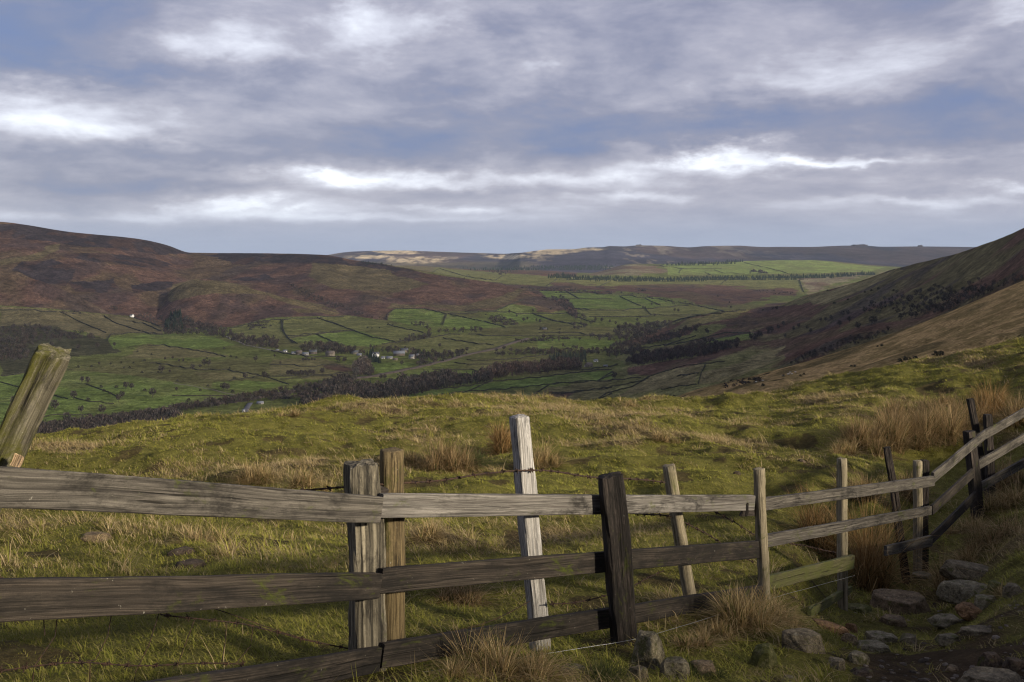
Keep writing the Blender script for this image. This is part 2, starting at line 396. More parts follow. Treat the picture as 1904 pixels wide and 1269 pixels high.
# valley floor and the field plateau beyond: py at fixed distances
Dd = [7000, 6300, 5300, 4300, 3300, 2750, 2180, 1609, 1345, 1121, 900, 600]
VT = {-300: [530, 535, 545, 560, 570, 582, 625, 700, 745, 800, 880, 1080],
      0: [530, 535, 545, 560, 570, 580, 626, 700, 745, 800, 880, 1080], 150: [530, 535, 545, 560, 571, 584, 630, 700, 745, 800, 880, 1080],
      300: [530, 534, 542, 558, 585, 602, 636, 700, 745, 800, 880, 1080], 450: [520, 524, 535, 552, 585, 601, 640, 700, 745, 800, 880, 1080],
      600: [507, 512, 526, 545, 582, 600, 640, 700, 745, 800, 880, 1080], 750: [494, 500, 514, 538, 576, 600, 640, 700, 745, 800, 880, 1080],
      900: [502, 506, 516, 538, 576, 602, 640, 700, 745, 800, 880, 1080], 1000: [503, 507, 516, 540, 577, 603, 640, 700, 745, 800, 880, 1080],
      1094: [508, 510, 518, 541, 577, 604, 640, 700, 745, 800, 880, 1080], 1177: [491, 499, 520, 542, 577, 605, 640, 700, 745, 800, 880, 1080],
      1260: [491, 500, 521, 543, 577, 605, 640, 700, 745, 800, 880, 1080], 1375: [486, 498, 520, 545, 578, 605, 640, 700, 745, 800, 880, 1080],
      1500: [484, 496, 517, 545, 578, 605, 640, 700, 745, 800, 880, 1080], 1660: [496, 502, 512, 540, 578, 605, 640, 700, 745, 800, 880, 1080],
      2100: [505, 508, 512, 540, 578, 605, 640, 700, 745, 800, 880, 1080]}
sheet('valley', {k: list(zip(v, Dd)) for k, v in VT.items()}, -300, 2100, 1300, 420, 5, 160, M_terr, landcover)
E1 = {-300: [(400, 3600), (430, 3350), (470, 3100), (520, 2900), (555, 2780), (620, 2500)],
      0: [(412, 3600), (440, 3450), (470, 3250), (505, 3050), (552, 2850), (622, 2450)],
      130: [(431, 3700), (456, 3480), (486, 3250), (525, 3030), (564, 2850), (630, 2430)],
      260: [(445, 3900), (472, 3650), (502, 3400), (538, 3150), (578, 2900), (640, 2420)],
      310: [(456, 4050), (480, 3800), (505, 3500), (540, 3200), (582, 2950), (645, 2430)],
      355: [(470, 4150), (485, 3900), (507, 3600), (540, 3250), (582, 2980), (650, 2450)],
      500: [(471, 4200), (490, 3900), (515, 3600), (550, 3250), (590, 2900), (660, 2450)],
      601: [(474, 4100), (495, 3800), (520, 3500), (555, 3200), (592, 2880), (660, 2500)],
      668: [(485.5, 4050), (503, 3780), (526, 3500), (558, 3200), (592, 2900), (655, 2500)],
      718: [(492, 4000), (510, 3750), (530, 3500), (560, 3200), (590, 2920), (650, 2500)],
      779: [(502, 3900), (519, 3680), (537, 3450), (562, 3220), (588, 2980), (645, 2550)],
      836: [(512, 3800), (528, 3600), (545, 3400), (564, 3220), (586, 3010), (640, 2600)],
      920: [(527, 3700), (538, 3550), (550, 3400), (566, 3240), (584, 3050), (640, 2600)],
      970: [(538, 3600), (547, 3500), (557, 3390), (568, 3260), (583, 3080), (640, 2600)],
      1018: [(554, 3500), (560, 3420), (566, 3340), (573, 3250), (585, 3080), (640, 2600)],
      1051: [(575, 3400), (578, 3330), (582, 3280), (587, 3200), (597, 3080), (640, 2600)],
      1100: [(610, 3200), (612, 3180), (615, 3150), (620, 3100), (630, 3000), (660, 2600)]}
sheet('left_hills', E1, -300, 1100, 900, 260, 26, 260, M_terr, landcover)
E2 = {-300: [(440, 2950), (480, 2850), (520, 2750), (570, 2600), (640, 2300)], 0: [(504, 2780), (525, 2720), (548, 2640), (585, 2500), (650, 2150)],
      71: [(522, 2770), (538, 2720), (556, 2650), (588, 2500), (650, 2150)], 142: [(550, 2770), (558, 2730), (570, 2680), (600, 2500), (650, 2150)],
      199: [(579, 2780), (586, 2740), (596, 2650), (615, 2450), (660, 2150)], 260: [(612, 2780), (616, 2730), (622, 2600), (640, 2400), (670, 2150)]}
sheet('near_spur', E2, -300, 260, 300, 130, 14, 200, M_terr, landcover)
E3 = {290: [(570, 3100), (575, 3050), (582, 2950), (600, 2800), (640, 2500)], 325: [(535, 3100), (548, 3020), (565, 2930), (590, 2800), (640, 2500)],
      355: [(523, 3100), (540, 3010), (560, 2920), (588, 2800), (640, 2500)], 376: [(519.5, 3100), (537, 3010), (559, 2920), (588, 2800), (640, 2500)],
      425: [(528, 3080), (543, 3000), (562, 2920), (588, 2800), (640, 2500)], 479: [(540, 3060), (551, 3000), (566, 2920), (588, 2800), (640, 2500)],
      532: [(554, 3040), (562, 2980), (573, 2910), (590, 2800), (640, 2500)], 617: [(577, 3000), (581, 2960), (588, 2880), (600, 2780), (640, 2500)],
      660: [(592, 2950), (596, 2900), (602, 2850), (612, 2750), (650, 2500)], 700: [(612, 2900), (615, 2870), (620, 2800), (630, 2700), (660, 2500)]}
sheet('bracken_knoll', E3, 290, 700, 330, 130, 12, 170, M_terr, landcover)

def cover_right(px, py, x, y):
    t = fbm(x / 190, y / 190, 5, 31)
    base = np.tile(OLIVE * .95, (len(px), 1))
    a = sstep(.46, .58, t)[:, None]; base = base * (1 - a) + BRACK * 1.15 * a
    b = sstep(.55, .66, fbm(x / 90, y / 90, 5, 33))[:, None] * .7; base = base * (1 - b) + HEATH * 1.7 * b
    c = landcover(px, py, x, y, base=np.array((-1., -1, -1)))
    m = c[:, 0] < 0
    # lower pastures
    g = ((py > 640) & (px < 1480))
    pas = (G_FIELD * .6 + OLIVE * .75)[None, :] * (.8 + .5 * fbm(x / 60, y / 60, 4, 34))[:, None]
    gg = (sstep(1520, 1380, px + (fbm(x / 60, y / 60, 3, 35) - .5) * 120) * sstep(630, 660, py))[:, None]
    base = base * (1 - gg) + pas * gg
    sh = sstep(.0, 1., (px - 1668) / 150)[:, None]
    c[m] = base[m] * (.8 + .4 * fbm(x / 25, y / 25, 3, 36))[m][:, None]
    return np.clip(c, .005, 1)
CR = {1040: [(665, 2300), (672, 2150), (684, 1950), (705, 1750), (745, 1450), (790, 1200), (900, 800)],
      1120: [(650, 2280), (655, 2160), (670, 1950), (693, 1740), (733, 1440), (775, 1240), (900, 780)],
      1170: [(632, 2200), (640, 2120), (655, 1950), (680, 1720), (720, 1440), (760, 1200), (880, 760)],
      1241: [(607, 2330), (625, 2150), (648, 1900), (676, 1640), (712, 1340), (756, 1080), (880, 700)],
      1281: [(591, 2340), (616, 2100), (642, 1850), (671, 1570), (707, 1270), (754, 1000), (880, 650)],
      1348: [(578, 2350), (608, 2050), (638, 1740), (669, 1440), (704, 1130), (755, 860), (880, 560)],
      1444: [(569, 2400), (600, 2000), (635, 1600), (668, 1230), (700, 930), (750, 700), (880, 450)],
      1495: [(551, 2330), (589, 1860), (627, 1460), (659, 1140), (690, 860), (740, 630), (880, 400)],
      1589: [(526, 2120), (563, 1680), (604, 1280), (640, 970), (672, 740), (722, 520), (860, 330)],
      1668: [(498, 1900), (545, 1500), (590, 1150), (630, 880), (665, 680), (720, 450), (860, 300)],
      1747: [(480, 1650), (530, 1280), (575, 980), (610, 750), (650, 570), (700, 400), (840, 270)],
      1813: [(459, 1450), (510, 1120), (555, 850), (600, 650), (640, 500), (690, 350), (820, 250)],
      1860: [(443, 1320), (495, 1020), (545, 770), (588, 590), (630, 460), (685, 325), (800, 240)],
      1904: [(423, 1200), (480, 930), (530, 700), (575, 540), (620, 420), (680, 300), (780, 220)],
      2150: [(300, 800), (380, 650), (460, 500), (530, 400), (600, 320), (660, 240), (760, 180)]}
sheet('right_hillside', CR, 1040, 2150, 900, 330, 24, 150, M_terr, cover_right)
def cover_spur(px, py, x, y):
    t = sstep(.38, .62, fbm(x / 4, y / 12, 4, 41))[:, None]
    c = np.array((.36, .245, .11)) * (1 - t) + np.array((.23, .165, .07)) * t
    u = sstep(.52, .66, fbm(x / 50, y / 50, 4, 42))[:, None] * .6
    c = c * (1 - u) + OLIVE * .6 * u
    d = sstep(.63, .68, fbm(x / 20, y / 34, 4, 43))[:, None] * sstep(1620, 1450, px)[:, None]
    return c * (1 - d) + np.array((.03, .028, .018)) * d
SP = {1100: [(800, 300), (810, 240), (825, 180), (850, 120), (900, 80)], 1230: [(749, 290), (765, 230), (785, 170), (820, 110), (900, 70)],
      1300: [(723, 280), (740, 215), (765, 160), (800, 110), (880, 68)], 1400: [(698, 260), (715, 200), (738, 150), (775, 105), (850, 62)],
      1500: [(672, 240), (692, 180), (715, 135), (748, 95), (820, 58)], 1600: [(641, 225), (666, 165), (692, 122), (730, 85), (800, 55)],
      1700: [(605, 210), (634, 150), (664, 110), (700, 80), (770, 52)], 1800: [(565, 195), (599, 140), (633, 102), (675, 74), (740, 50)],
      1904: [(522, 180), (562, 130), (602, 95), (650, 68), (715, 48)], 2200: [(400, 140), (450, 110), (510, 84), (580, 62), (650, 45)]}
SP = {k: [(a, b * 2.2) for a, b in v] for k, v in SP.items()}
M_spur = mat_terrain('spur_grass', (.08, .5, 1.6), (.25, .45, .6), .6, .8)
sheet('grassy_spur', SP, 1100, 2200, 800, 260, 6.0, 45, M_spur, cover_spur)
# far moors
def cover_far(px, py, x, y):
    t = fbm(x / 700, y / 1500, 5, 51)[:, None]
    c = np.array((.048, .044, .058)) * np.ones((len(px), 1))
    a = sstep(.45, .60, t); c = c * (1 - a) + np.array((.085, .062, .058)) * a
    f2 = fbm(x / 90, y / 420, 4, 57); a = (sstep(.5, .62, f2) * sstep(.46, .56, fbm(x / 500, y / 900, 3, 58)) * sstep(1560, 1250, px))[:, None] * .7; c = c * (1 - a) + np.array((.22, .18, .13)) * a  # sunlit streaks on the moor put into the albedo
    pale = np.zeros(len(px))  # spots of sun on the moor, painted as paler ground
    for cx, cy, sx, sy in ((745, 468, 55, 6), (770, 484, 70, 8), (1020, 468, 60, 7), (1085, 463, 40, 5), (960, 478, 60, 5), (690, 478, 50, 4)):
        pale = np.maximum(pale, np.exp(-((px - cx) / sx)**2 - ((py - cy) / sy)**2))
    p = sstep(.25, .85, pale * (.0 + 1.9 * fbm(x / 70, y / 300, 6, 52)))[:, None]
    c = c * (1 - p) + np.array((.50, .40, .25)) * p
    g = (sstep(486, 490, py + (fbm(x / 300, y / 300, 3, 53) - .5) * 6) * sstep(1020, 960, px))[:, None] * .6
    return c * (1 - g) + OLIVE * .8 * g
sky_pts = [(480, 490), (560, 482), (611, 474), (640, 469.5), (660, 468), (752, 466), (779, 467), (836, 469), (900, 471), (937, 472), (970, 470), (1000, 466), (1021, 464), (1060, 464),
           (1095, 460.5), (1120, 460), (1134, 458), (1160, 458.5), (1188, 456.5), (1236, 457.5), (1281, 460), (1311, 458), (1375, 457), (1400, 458.5), (1429, 459.4), (1453, 459), (1500, 459.5), (1576, 457), (1605, 457), (1640, 459), (1709, 458.5), (1810, 459.5), (2100, 462)]
GM = {}
for a, b in sky_pts:
    k = 12000 if a < 950 else 10500
    GM[a] = [(b, k), (b + (495 - b) * .3, k * .93), (b + (498 - b) * .65, k * .86), (500, k * .78), (515, k * .70)]
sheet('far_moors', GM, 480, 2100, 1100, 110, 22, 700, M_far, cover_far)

# ------------------------------------------------------------------ near ground
LD = np.log(np.array([1.0, 1.5, 3, 4.5, 6, 8, 11.5, 16, 24, 34, 40, 55, 75]))
GT = {-900: [1.15, 1.2, 1.5, 1.85, 2.2, 2.6, 3.2, 3.9, 5.0, 6.8, 8.0, 13, 22],
      0: [1.2, 1.27, 1.54, 1.84, 2.12, 2.46, 2.98, 3.55, 4.60, 7.4, 9, 15, 25],
      200: [1.2, 1.28, 1.56, 1.86, 2.13, 2.46, 2.97, 3.5, 4.45, 6.7, 8.5, 14, 24],
      400: [1.2, 1.3, 1.6, 1.90, 2.15, 2.48, 2.96, 3.46, 4.02, 6.1, 7.8, 14, 24],
      675: [1.25, 1.35, 1.65, 1.93, 2.2, 2.5, 2.95, 3.45, 3.95, 5.12, 6.6, 13, 23],
      950: [1.3, 1.4, 1.7, 2.0, 2.28, 2.56, 2.98, 3.45, 4.0, 4.97, 6.2, 12, 22],
      1135: [1.35, 1.42, 1.75, 2.07, 2.31, 2.6, 3.0, 3.45, 4.06, 5.10, 6.3, 12, 22],
      1415: [1.4, 1.5, 1.82, 2.12, 2.40, 2.68, 3.12, 3.45, 4.0, 4.83, 5.9, 11, 20],
      1600: [1.4, 1.5, 1.84, 2.15, 2.52, 3.08, 3.66, 3.52, 3.85, 4.22, 5.1, 9, 17],
      1725: [1.4, 1.5, 1.85, 2.17, 2.54, 3.12, 3.84, 3.92, 3.75, 3.78, 4.4, 7.5, 14],
      1810: [1.4, 1.5, 1.84, 2.15, 2.50, 3.0, 3.68, 3.86, 3.62, 3.46, 4.0, 6.5, 12],
      1904: [1.4, 1.5, 1.83, 2.12, 2.42, 2.80, 3.30, 3.58, 3.3, 3.05, 3.4, 5.5, 10],
      2800: [1.3, 1.35, 1.55, 1.7, 1.8, 1.85, 1.8, 1.6, 1.2, .5, .3, .5, 2]}
gpx = np.linspace(-900, 2800, 371); gld = np.linspace(LD[0], LD[-1], 260)
_k = sorted(GT); _T = np.array([GT[k] for k in _k])
_A = np.stack([pchip(_k, _T[:, j], gpx) for j in range(len(LD))], 1)
GG = np.stack([pchip(LD, _A[i], gld) for i in range(len(gpx))], 0)
ker = np.exp(-np.linspace(-2, 2, 13)**2); ker /= ker.sum()
GG = np.apply_along_axis(lambda v: np.convolve(np.pad(v, 6, 'edge'), ker, 'valid'), 1, GG)
def drop_at(px, d):
    u = np.clip((px - gpx[0]) / (gpx[1] - gpx[0]), 0, len(gpx) - 1.001); v = np.clip((np.log(np.maximum(d, 1.0)) - gld[0]) / (gld[1] - gld[0]), 0, len(gld) - 1.001)
    i = u.astype(int); j = v.astype(int); fu = u - i; fv = v - j
    return (GG[i, j] * (1 - fu) + GG[i + 1, j] * fu) * (1 - fv) + (GG[i, j + 1] * (1 - fu) + GG[i + 1, j + 1] * fu) * fv
def bumps(x, y):
    r = np.hypot(x, y)
    b = (fbm(x / 3.2, y / 3.2, 3, 61) - .5) * .50 * sstep(6, 20, r)
    b += (fbm(x / 1.1, y / 1.1, 3, 62) - .5) * (.16 + .22 * sstep(5, 14, r))
    b += (fbm(x / .35, y / .35, 2, 63) - .5) * .055
    return b
def gz(x, y):
    x = np.asarray(x, float); y = np.asarray(y, float)
    yy = np.maximum(y, 1.0); px = CX + F * x / yy
    return -drop_at(px, yy) + bumps(x, y)
def near_d(px, py):
    """distance at which the near ground is seen at this bearing and dip"""
    d = np.exp(np.linspace(math.log(2.2), math.log(45), 500)); x = d * (px - CX) / F
    z = gz(x, d); p = HY - F * z / d
    k = np.nonzero(p <= py)[0]
    return float(d[k[0]]) if len(k) else float(d[np.argmin(p)])
def ground_pt(px, py):
    d = near_d(px, py); x = d * (px - CX) / F
    return Vector((x, d, float(gz(x, d))))

DRY_SPOTS = [(1150, 785, 170, 30), (1330, 820, 130, 16), (700, 765, 90, 12), (980, 760, 120, 12), (420, 885, 90, 12), (1390, 815, 90, 16),
             (1150, 830, 90, 20), (820, 1010, 130, 30), (1500, 735, 120, 12), (1800, 670, 100, 10), (1600, 770, 60, 15), (560, 880, 110, 25),
             (1250, 1150, 90, 40), (1880, 900, 40, 120), (120, 850, 120, 20), (1220, 960, 110, 24), (1050, 1000, 90, 20)]
GREEN_SPOTS = [(300, 1130, 420, 50), (1000, 893, 80, 22), (1560, 815, 110, 28), (1700, 700, 150, 20), (1420, 850, 110, 30), (620, 800, 90, 18), (1180, 880, 130, 22), (480, 820, 80, 16), (1340, 745, 90, 12), (100, 1220, 200, 60), (1050, 860, 60, 20), (460, 940, 120, 14)]
def dryness(x, y):
    px = CX + F * x / y; z = -drop_at(px, y); py = HY - F * z / y
    d = .31 + 1.15 * (fbm(x / 1.6, y / 1.6, 4, 71) - .5) + .6 * (fbm(x / .5, y / .5, 2, 72) - .5)
    for cx, cy, sx, sy in DRY_SPOTS: d = d + .38 * np.exp(-((px - cx) / sx)**2 - ((py - cy) / sy)**2)
    for cx, cy, sx, sy in GREEN_SPOTS: d = d - .42 * np.exp(-((px - cx) / sx)**2 - ((py - cy) / sy)**2)
    return d, px, py
def dirt(x, y):
    px = CX + F * x / y; z = -drop_at(px, y); py = HY - F * z / y
    n = fbm(x / .5, y / .5, 4, 75) - .5
    m = sstep(1170, 1245, py + n * 230 + (px - 1650) * .12) * sstep(1480, 1660, px + n * 200) * .92
    s = sstep(1010, 1090, py + n * 140) * sstep(1500, 1620, px + n * 150) * .25
    bare = sstep(.66, .72, fbm(x / .45, y / .45, 3, 76)) * .7
    return np.clip(np.maximum(np.maximum(m, s), bare), 0, 1)
def mat_ground():
    m, nt, n, l = newmat('turf_soil')
    a = nt.nodes.new('ShaderNodeAttribute'); a.attribute_name = 'Col'
    g = nt.nodes.new('ShaderNodeNewGeometry'); P = g.outputs['Position']
    f1 = noise(nt, P, 7, 6, .7); f2 = noise(nt, P, 60, 5, .75); f3 = noise(nt, P, 25, 4, .7)
    c = mixc(nt, 1, a.outputs['Color'], ramp(nt, f1, [(.3, .6), (.7, 1.5)]), 'MULTIPLY')
    c = mixc(nt, 1, c, ramp(nt, f2, [(.3, .55), (.7, 1.6)]), 'MULTIPLY')
    finish(nt, c, rough=1, spec=.05, bump=math_(nt, 'ADD', f2, math_(nt, 'MULTIPLY', f3, 2.)), bstr=1, bdist=.03); return m
M_ground = mat_ground()
SOIL = np.array((.05, .033, .022)); TURF = np.array((.12, .112, .030)); THATCH = np.array((.13, .10, .05))
def near_ground():
    xs = np.concatenate([np.linspace(-900, -100, 50)[:-1], np.linspace(-100, 2000, 900), np.linspace(2000, 2800, 60)[1:]])
    ds = np.exp(np.concatenate([np.linspace(math.log(1.0), math.log(2.6), 30)[:-1], np.linspace(math.log(2.6), math.log(42), 620), np.linspace(math.log(42), math.log(75), 50)[1:]]))
    PX, D = np.meshgrid(xs, ds); x = (D * (PX - CX) / F).ravel(); y = D.ravel()
    z = gz(x, y); dr, _, _ = dryness(x, y); dt = dirt(x, y)[:, None]
    t = sstep(.4, .9, dr)[:, None]
    c = (TURF * (1 - t) + THATCH * t) * (1 - dt) + SOIL * dt
    me = mesh_np('ground', np.stack([x, y, z], 1), [grid_faces(len(ds), len(xs))[:, ::-1]], c, smooth=True)
    tag(obj('ground', me, M_ground), kind='structure')
near_ground()
# the ground goes on behind the photographer into an unseen bank added to shade the foreground
SUN_AZ = math.radians(125); SUN_EL = math.radians(17)
sx, sy = math.sin(SUN_AZ), math.cos(SUN_AZ)
def behind():
    # polar rows round the back of the viewpoint plus an added bank that blocks the low sun
    xs = np.linspace(-60, 90, 150); ys = np.linspace(-90, 60, 150)
    X, Y = np.meshgrid(xs, ys); x = X.ravel(); y = Y.ravel()
    u = -x * sy + y * sx; v = x * sx + y * sy                 # along the bank, towards the sun
    top = np.interp(u, [-60, -10, 1, 3.3, 5, 7.2, 12, 15, 20, 28, 45], SHADE_BANK)
    base = -1.3 + .012 * v
    z = base + (top - base) * sstep(7, 27, v) + np.maximum(v - 27, 0) * -.02 + (fbm(x / 4, y / 4, 4, 81) - .5) * .5
    Vt = np.stack([x, y, z], 1)
    # keep it clear of the photographed ground in front
    front = (y > 1.0) & (np.abs(x / np.maximum(y, .1)) < 1.0)
    fc = grid_faces(150, 150)
    keep = ~(front[fc].any(1))
    c = np.tile(np.array((.09, .08, .035)), (len(x), 1))
    tag(obj('hill_bank', mesh_np('hill_bank', Vt, [fc[keep]], c, smooth=True), M_ground), kind='structure')
SHADE_BANK = [7.0, 7.0, 7.1, 6.95, 6.5, 6.0, 5.5, 4.6, 2.0, -.8, -1.5]  # crest heights shaped to shade the lower rails and nearest turf
behind()

# ------------------------------------------------------------------ grass
def blades(P, H, Wd, yaw, lean, curl, C, segs=2):
    """tapering bent blades as one vertex array"""
    n = len(P); dx, dy = np.cos(yaw), np.sin(yaw); sxx, syy = -dy, dx
    vs = []; side = rng.normal(0, .22, n)
    lev = np.linspace(0, 1, segs + 1)
    for k, t in enumerate(lev):
        hx = H * (lean * t + curl * t * t); hz = H * t * np.sqrt(np.maximum(1 - (lean + curl * t)**2 * .55, .12))
        cx = P[:, 0] + dx * hx; cy = P[:, 1] + dy * hx; cz = P[:, 2] + hz
        w = Wd * (1 - t * .75) * .5
        cx = cx + sxx * H * side * t * t; cy = cy + syy * H * side * t * t
        if k < segs:
            vs.append(np.stack([cx - sxx * w, cy - syy * w, cz], 1)); vs.append(np.stack([cx + sxx * w, cy + syy * w, cz], 1))
        else: vs.append(np.stack([cx, cy, cz], 1))
    m = len(vs); V = np.stack(vs, 1).reshape(-1, 3)
    b = np.arange(n)[:, None] * m
    quads = [b + np.array([[2 * k, 2 * k + 1, 2 * k + 3, 2 * k + 2]]) for k in range(segs - 1)]
    tri = b + np.array([[2 * segs - 2, 2 * segs - 1, 2 * segs]])
    return V, ([np.concatenate(quads)] if quads else []) + [tri], np.repeat(C, m, 0)
def make_grass():
    def sample(n, d0, d1, pw):
        u = rng.random(n); e = 2 - pw
        d = (d0**e + u * (d1**e - d0**e))**(1 / e)
        return d
    allp = []
    nt_ = 40000; d = sample(nt_, 3.0, 38, 1.25); px = rng.uniform(-80, 1985, nt_); x = d * (px - CX) / F
    dr, _, py = dryness(x, d); keep = rng.random(nt_) > dirt(x, d) * 1.0
    x, d, dr = x[keep], d[keep], dr[keep]
    per = 20; T = len(x)
    rr = (.035 + .004 * d)[:, None] * np.abs(rng.normal(0, 1, (T, per))); aa = rng.uniform(0, 6.283, (T, per))
    bx = (x[:, None] + rr * np.cos(aa)).ravel(); by = (d[:, None] + rr * np.sin(aa)).ravel()
    tone = np.repeat(rng.normal(0, .16, T), per); th = np.repeat(np.clip(np.exp(rng.normal(-.05, .5, T)), .3, 2.6), per)
    out = (aa + rng.normal(0, .7, (T, per))).ravel(); spread = (rr / (.05 + .004 * d)[:, None]).ravel()
    n2 = 170000; d2 = sample(n2, 2.9, 40, 1.25); px2 = rng.uniform(-80, 1985, n2); x2 = d2 * (px2 - CX) / F
    k2 = rng.random(n2) > dirt(x2, d2) * .93; x2, d2 = x2[k2], d2[k2]
    bx = np.concatenate([bx, x2]); by = np.concatenate([by, d2]); n2 = len(x2)
    tone = np.concatenate([tone, rng.normal(0, .1, n2)]); th = np.concatenate([th, rng.uniform(.5, .9, n2)])
    out = np.concatenate([out, rng.uniform(0, 6.283, n2)]); spread = np.concatenate([spread, rng.uniform(.2, 1.2, n2)])
    n = len(bx); z = gz(bx, by) - .008
    dr, pxx, pyy = dryness(bx, by); dr = dr + tone
    dt = dirt(bx, by)
    H = (.040 + .062 * sstep(.3, .9, dr)) * th * rng.uniform(.55, 1.35, n) * (1 - .55 * dt)
    H *= .85 + .3 * sstep(12, 30, by)
    Wd = (.0026 + .00046 * by) * rng.uniform(.7, 1.3, n)
    # wind combs the dry grass to one side
    wind = 2.6 + 1.6 * (fbm(bx / 2.5, by / 2.5, 2, 90) - .5)
    dryb = rng.random(n) < sstep(.32, .95, dr)
    yaw = np.where(rng.random(n) < .35, wind + rng.normal(0, .5, n), out)
    lean = np.clip(.22 + .5 * spread * rng.uniform(.4, 1.2, n), 0, .95); curl = rng.uniform(.25, 1.1, n)
    g1 = np.array((.125, .142, .024)); g2 = np.array((.31, .285, .06)); s1 = np.array((.24, .18, .07)); s2 = np.array((.52, .41, .23))
    a = rng.random(n)[:, None]; patch = fbm(bx / 1.2, by / 1.2, 3, 93)[:, None]
    cg = g1 * (1 - a) + g2 * a; cg = cg * (.35 + 1.4 * patch)
    a2 = rng.random(n)[:, None]**1.3; cs = s1 * (1 - a2) + s2 * a2
    mid = (rng.random(n) < .25)[:, None]
    C = np.where(dryb[:, None], cs, np.where(mid, cg * .5 + cs * .4, cg))
    V, Fc, Cv = blades(np.stack([bx, by, z], 1), H, Wd, yaw, lean, curl, C, 2)
    tag(obj('grass', mesh_np('grass', V, Fc, Cv), M_blade), 'rough green and straw hill grass covering the near mound', 'grass', kind='stuff')
make_grass()

def tussock(name, px, py, hpx, wpx, n, label, cat='tussock', group=None, col='straw', up=.25, d=None, seed=0):
    P0 = ground_pt(px, py) if d is None else Vector((d * (px - CX) / F, d, float(gz(d * (px - CX) / F, d))))
    d = P0.y; h = hpx * d / F; w = wpx * d / F * .5
    n = int(n * 2.0); r = np.abs(rng.normal(0, .38, n)) * w * .34; a = rng.uniform(0, 6.283, n); ns = rng.integers(5, 9)
    sa = rng.uniform(0, 6.283, ns); sr = rng.uniform(.1, .75, ns) * w; sid = rng.integers(0, ns, n); hs = rng.uniform(.6, 1.12, ns)[sid]
    x = r * np.cos(a) + (sr * np.cos(sa))[sid]; y = r * np.sin(a) * .8 + (sr * np.sin(sa) * .7)[sid]; z = gz(x + P0.x, y + P0.y) - P0.z - .015
    out = np.where(rng.random(n) < .7, a, rng.uniform(0, 6.283, n)) + rng.normal(0, .4, n)
    H = h * .92 * (rng.uniform(.12, 1, n)**.7) * hs * 1.15
    flop = rng.random(n) < up
    lean = np.where(flop, rng.uniform(.3, .9, n), np.abs(rng.normal(0, .2, n))); curl = np.where(rng.random(n) < .2, rng.uniform(.7, 1.5, n), np.where(flop, rng.uniform(.4, 1.2, n), np.abs(rng.normal(.1, .3, n))))
    P0 = Vector(P0)
    Wd = (.0026 + .0004 * d) * rng.uniform(.7, 1.3, n)
    pal = {'straw': ((.22, .15, .06), (.60, .46, .24), (.08, .09, .02)), 'rush': ((.17, .11, .045), (.50, .37, .20), (.045, .06, .015)),
           'rust': ((.20, .115, .04), (.46, .31, .14), (.05, .055, .02)), 'green': ((.05, .07, .02), (.16, .15, .06), (.03, .05, .015))}[col]
    q = rng.random(n)[:, None]**1.4; C = np.array(pal[0]) * (1 - q) + np.array(pal[1]) * q
    gm = rng.random(n) < .16; C[gm] = pal[2]
    V, Fc, Cv = blades(np.stack([x, y, z], 1), H, Wd, out, lean, curl, C, 4)
    o = obj(name, mesh_np(name, V, Fc, Cv), M_blade); o.location = P0
    tag(o, label, cat, group); return o
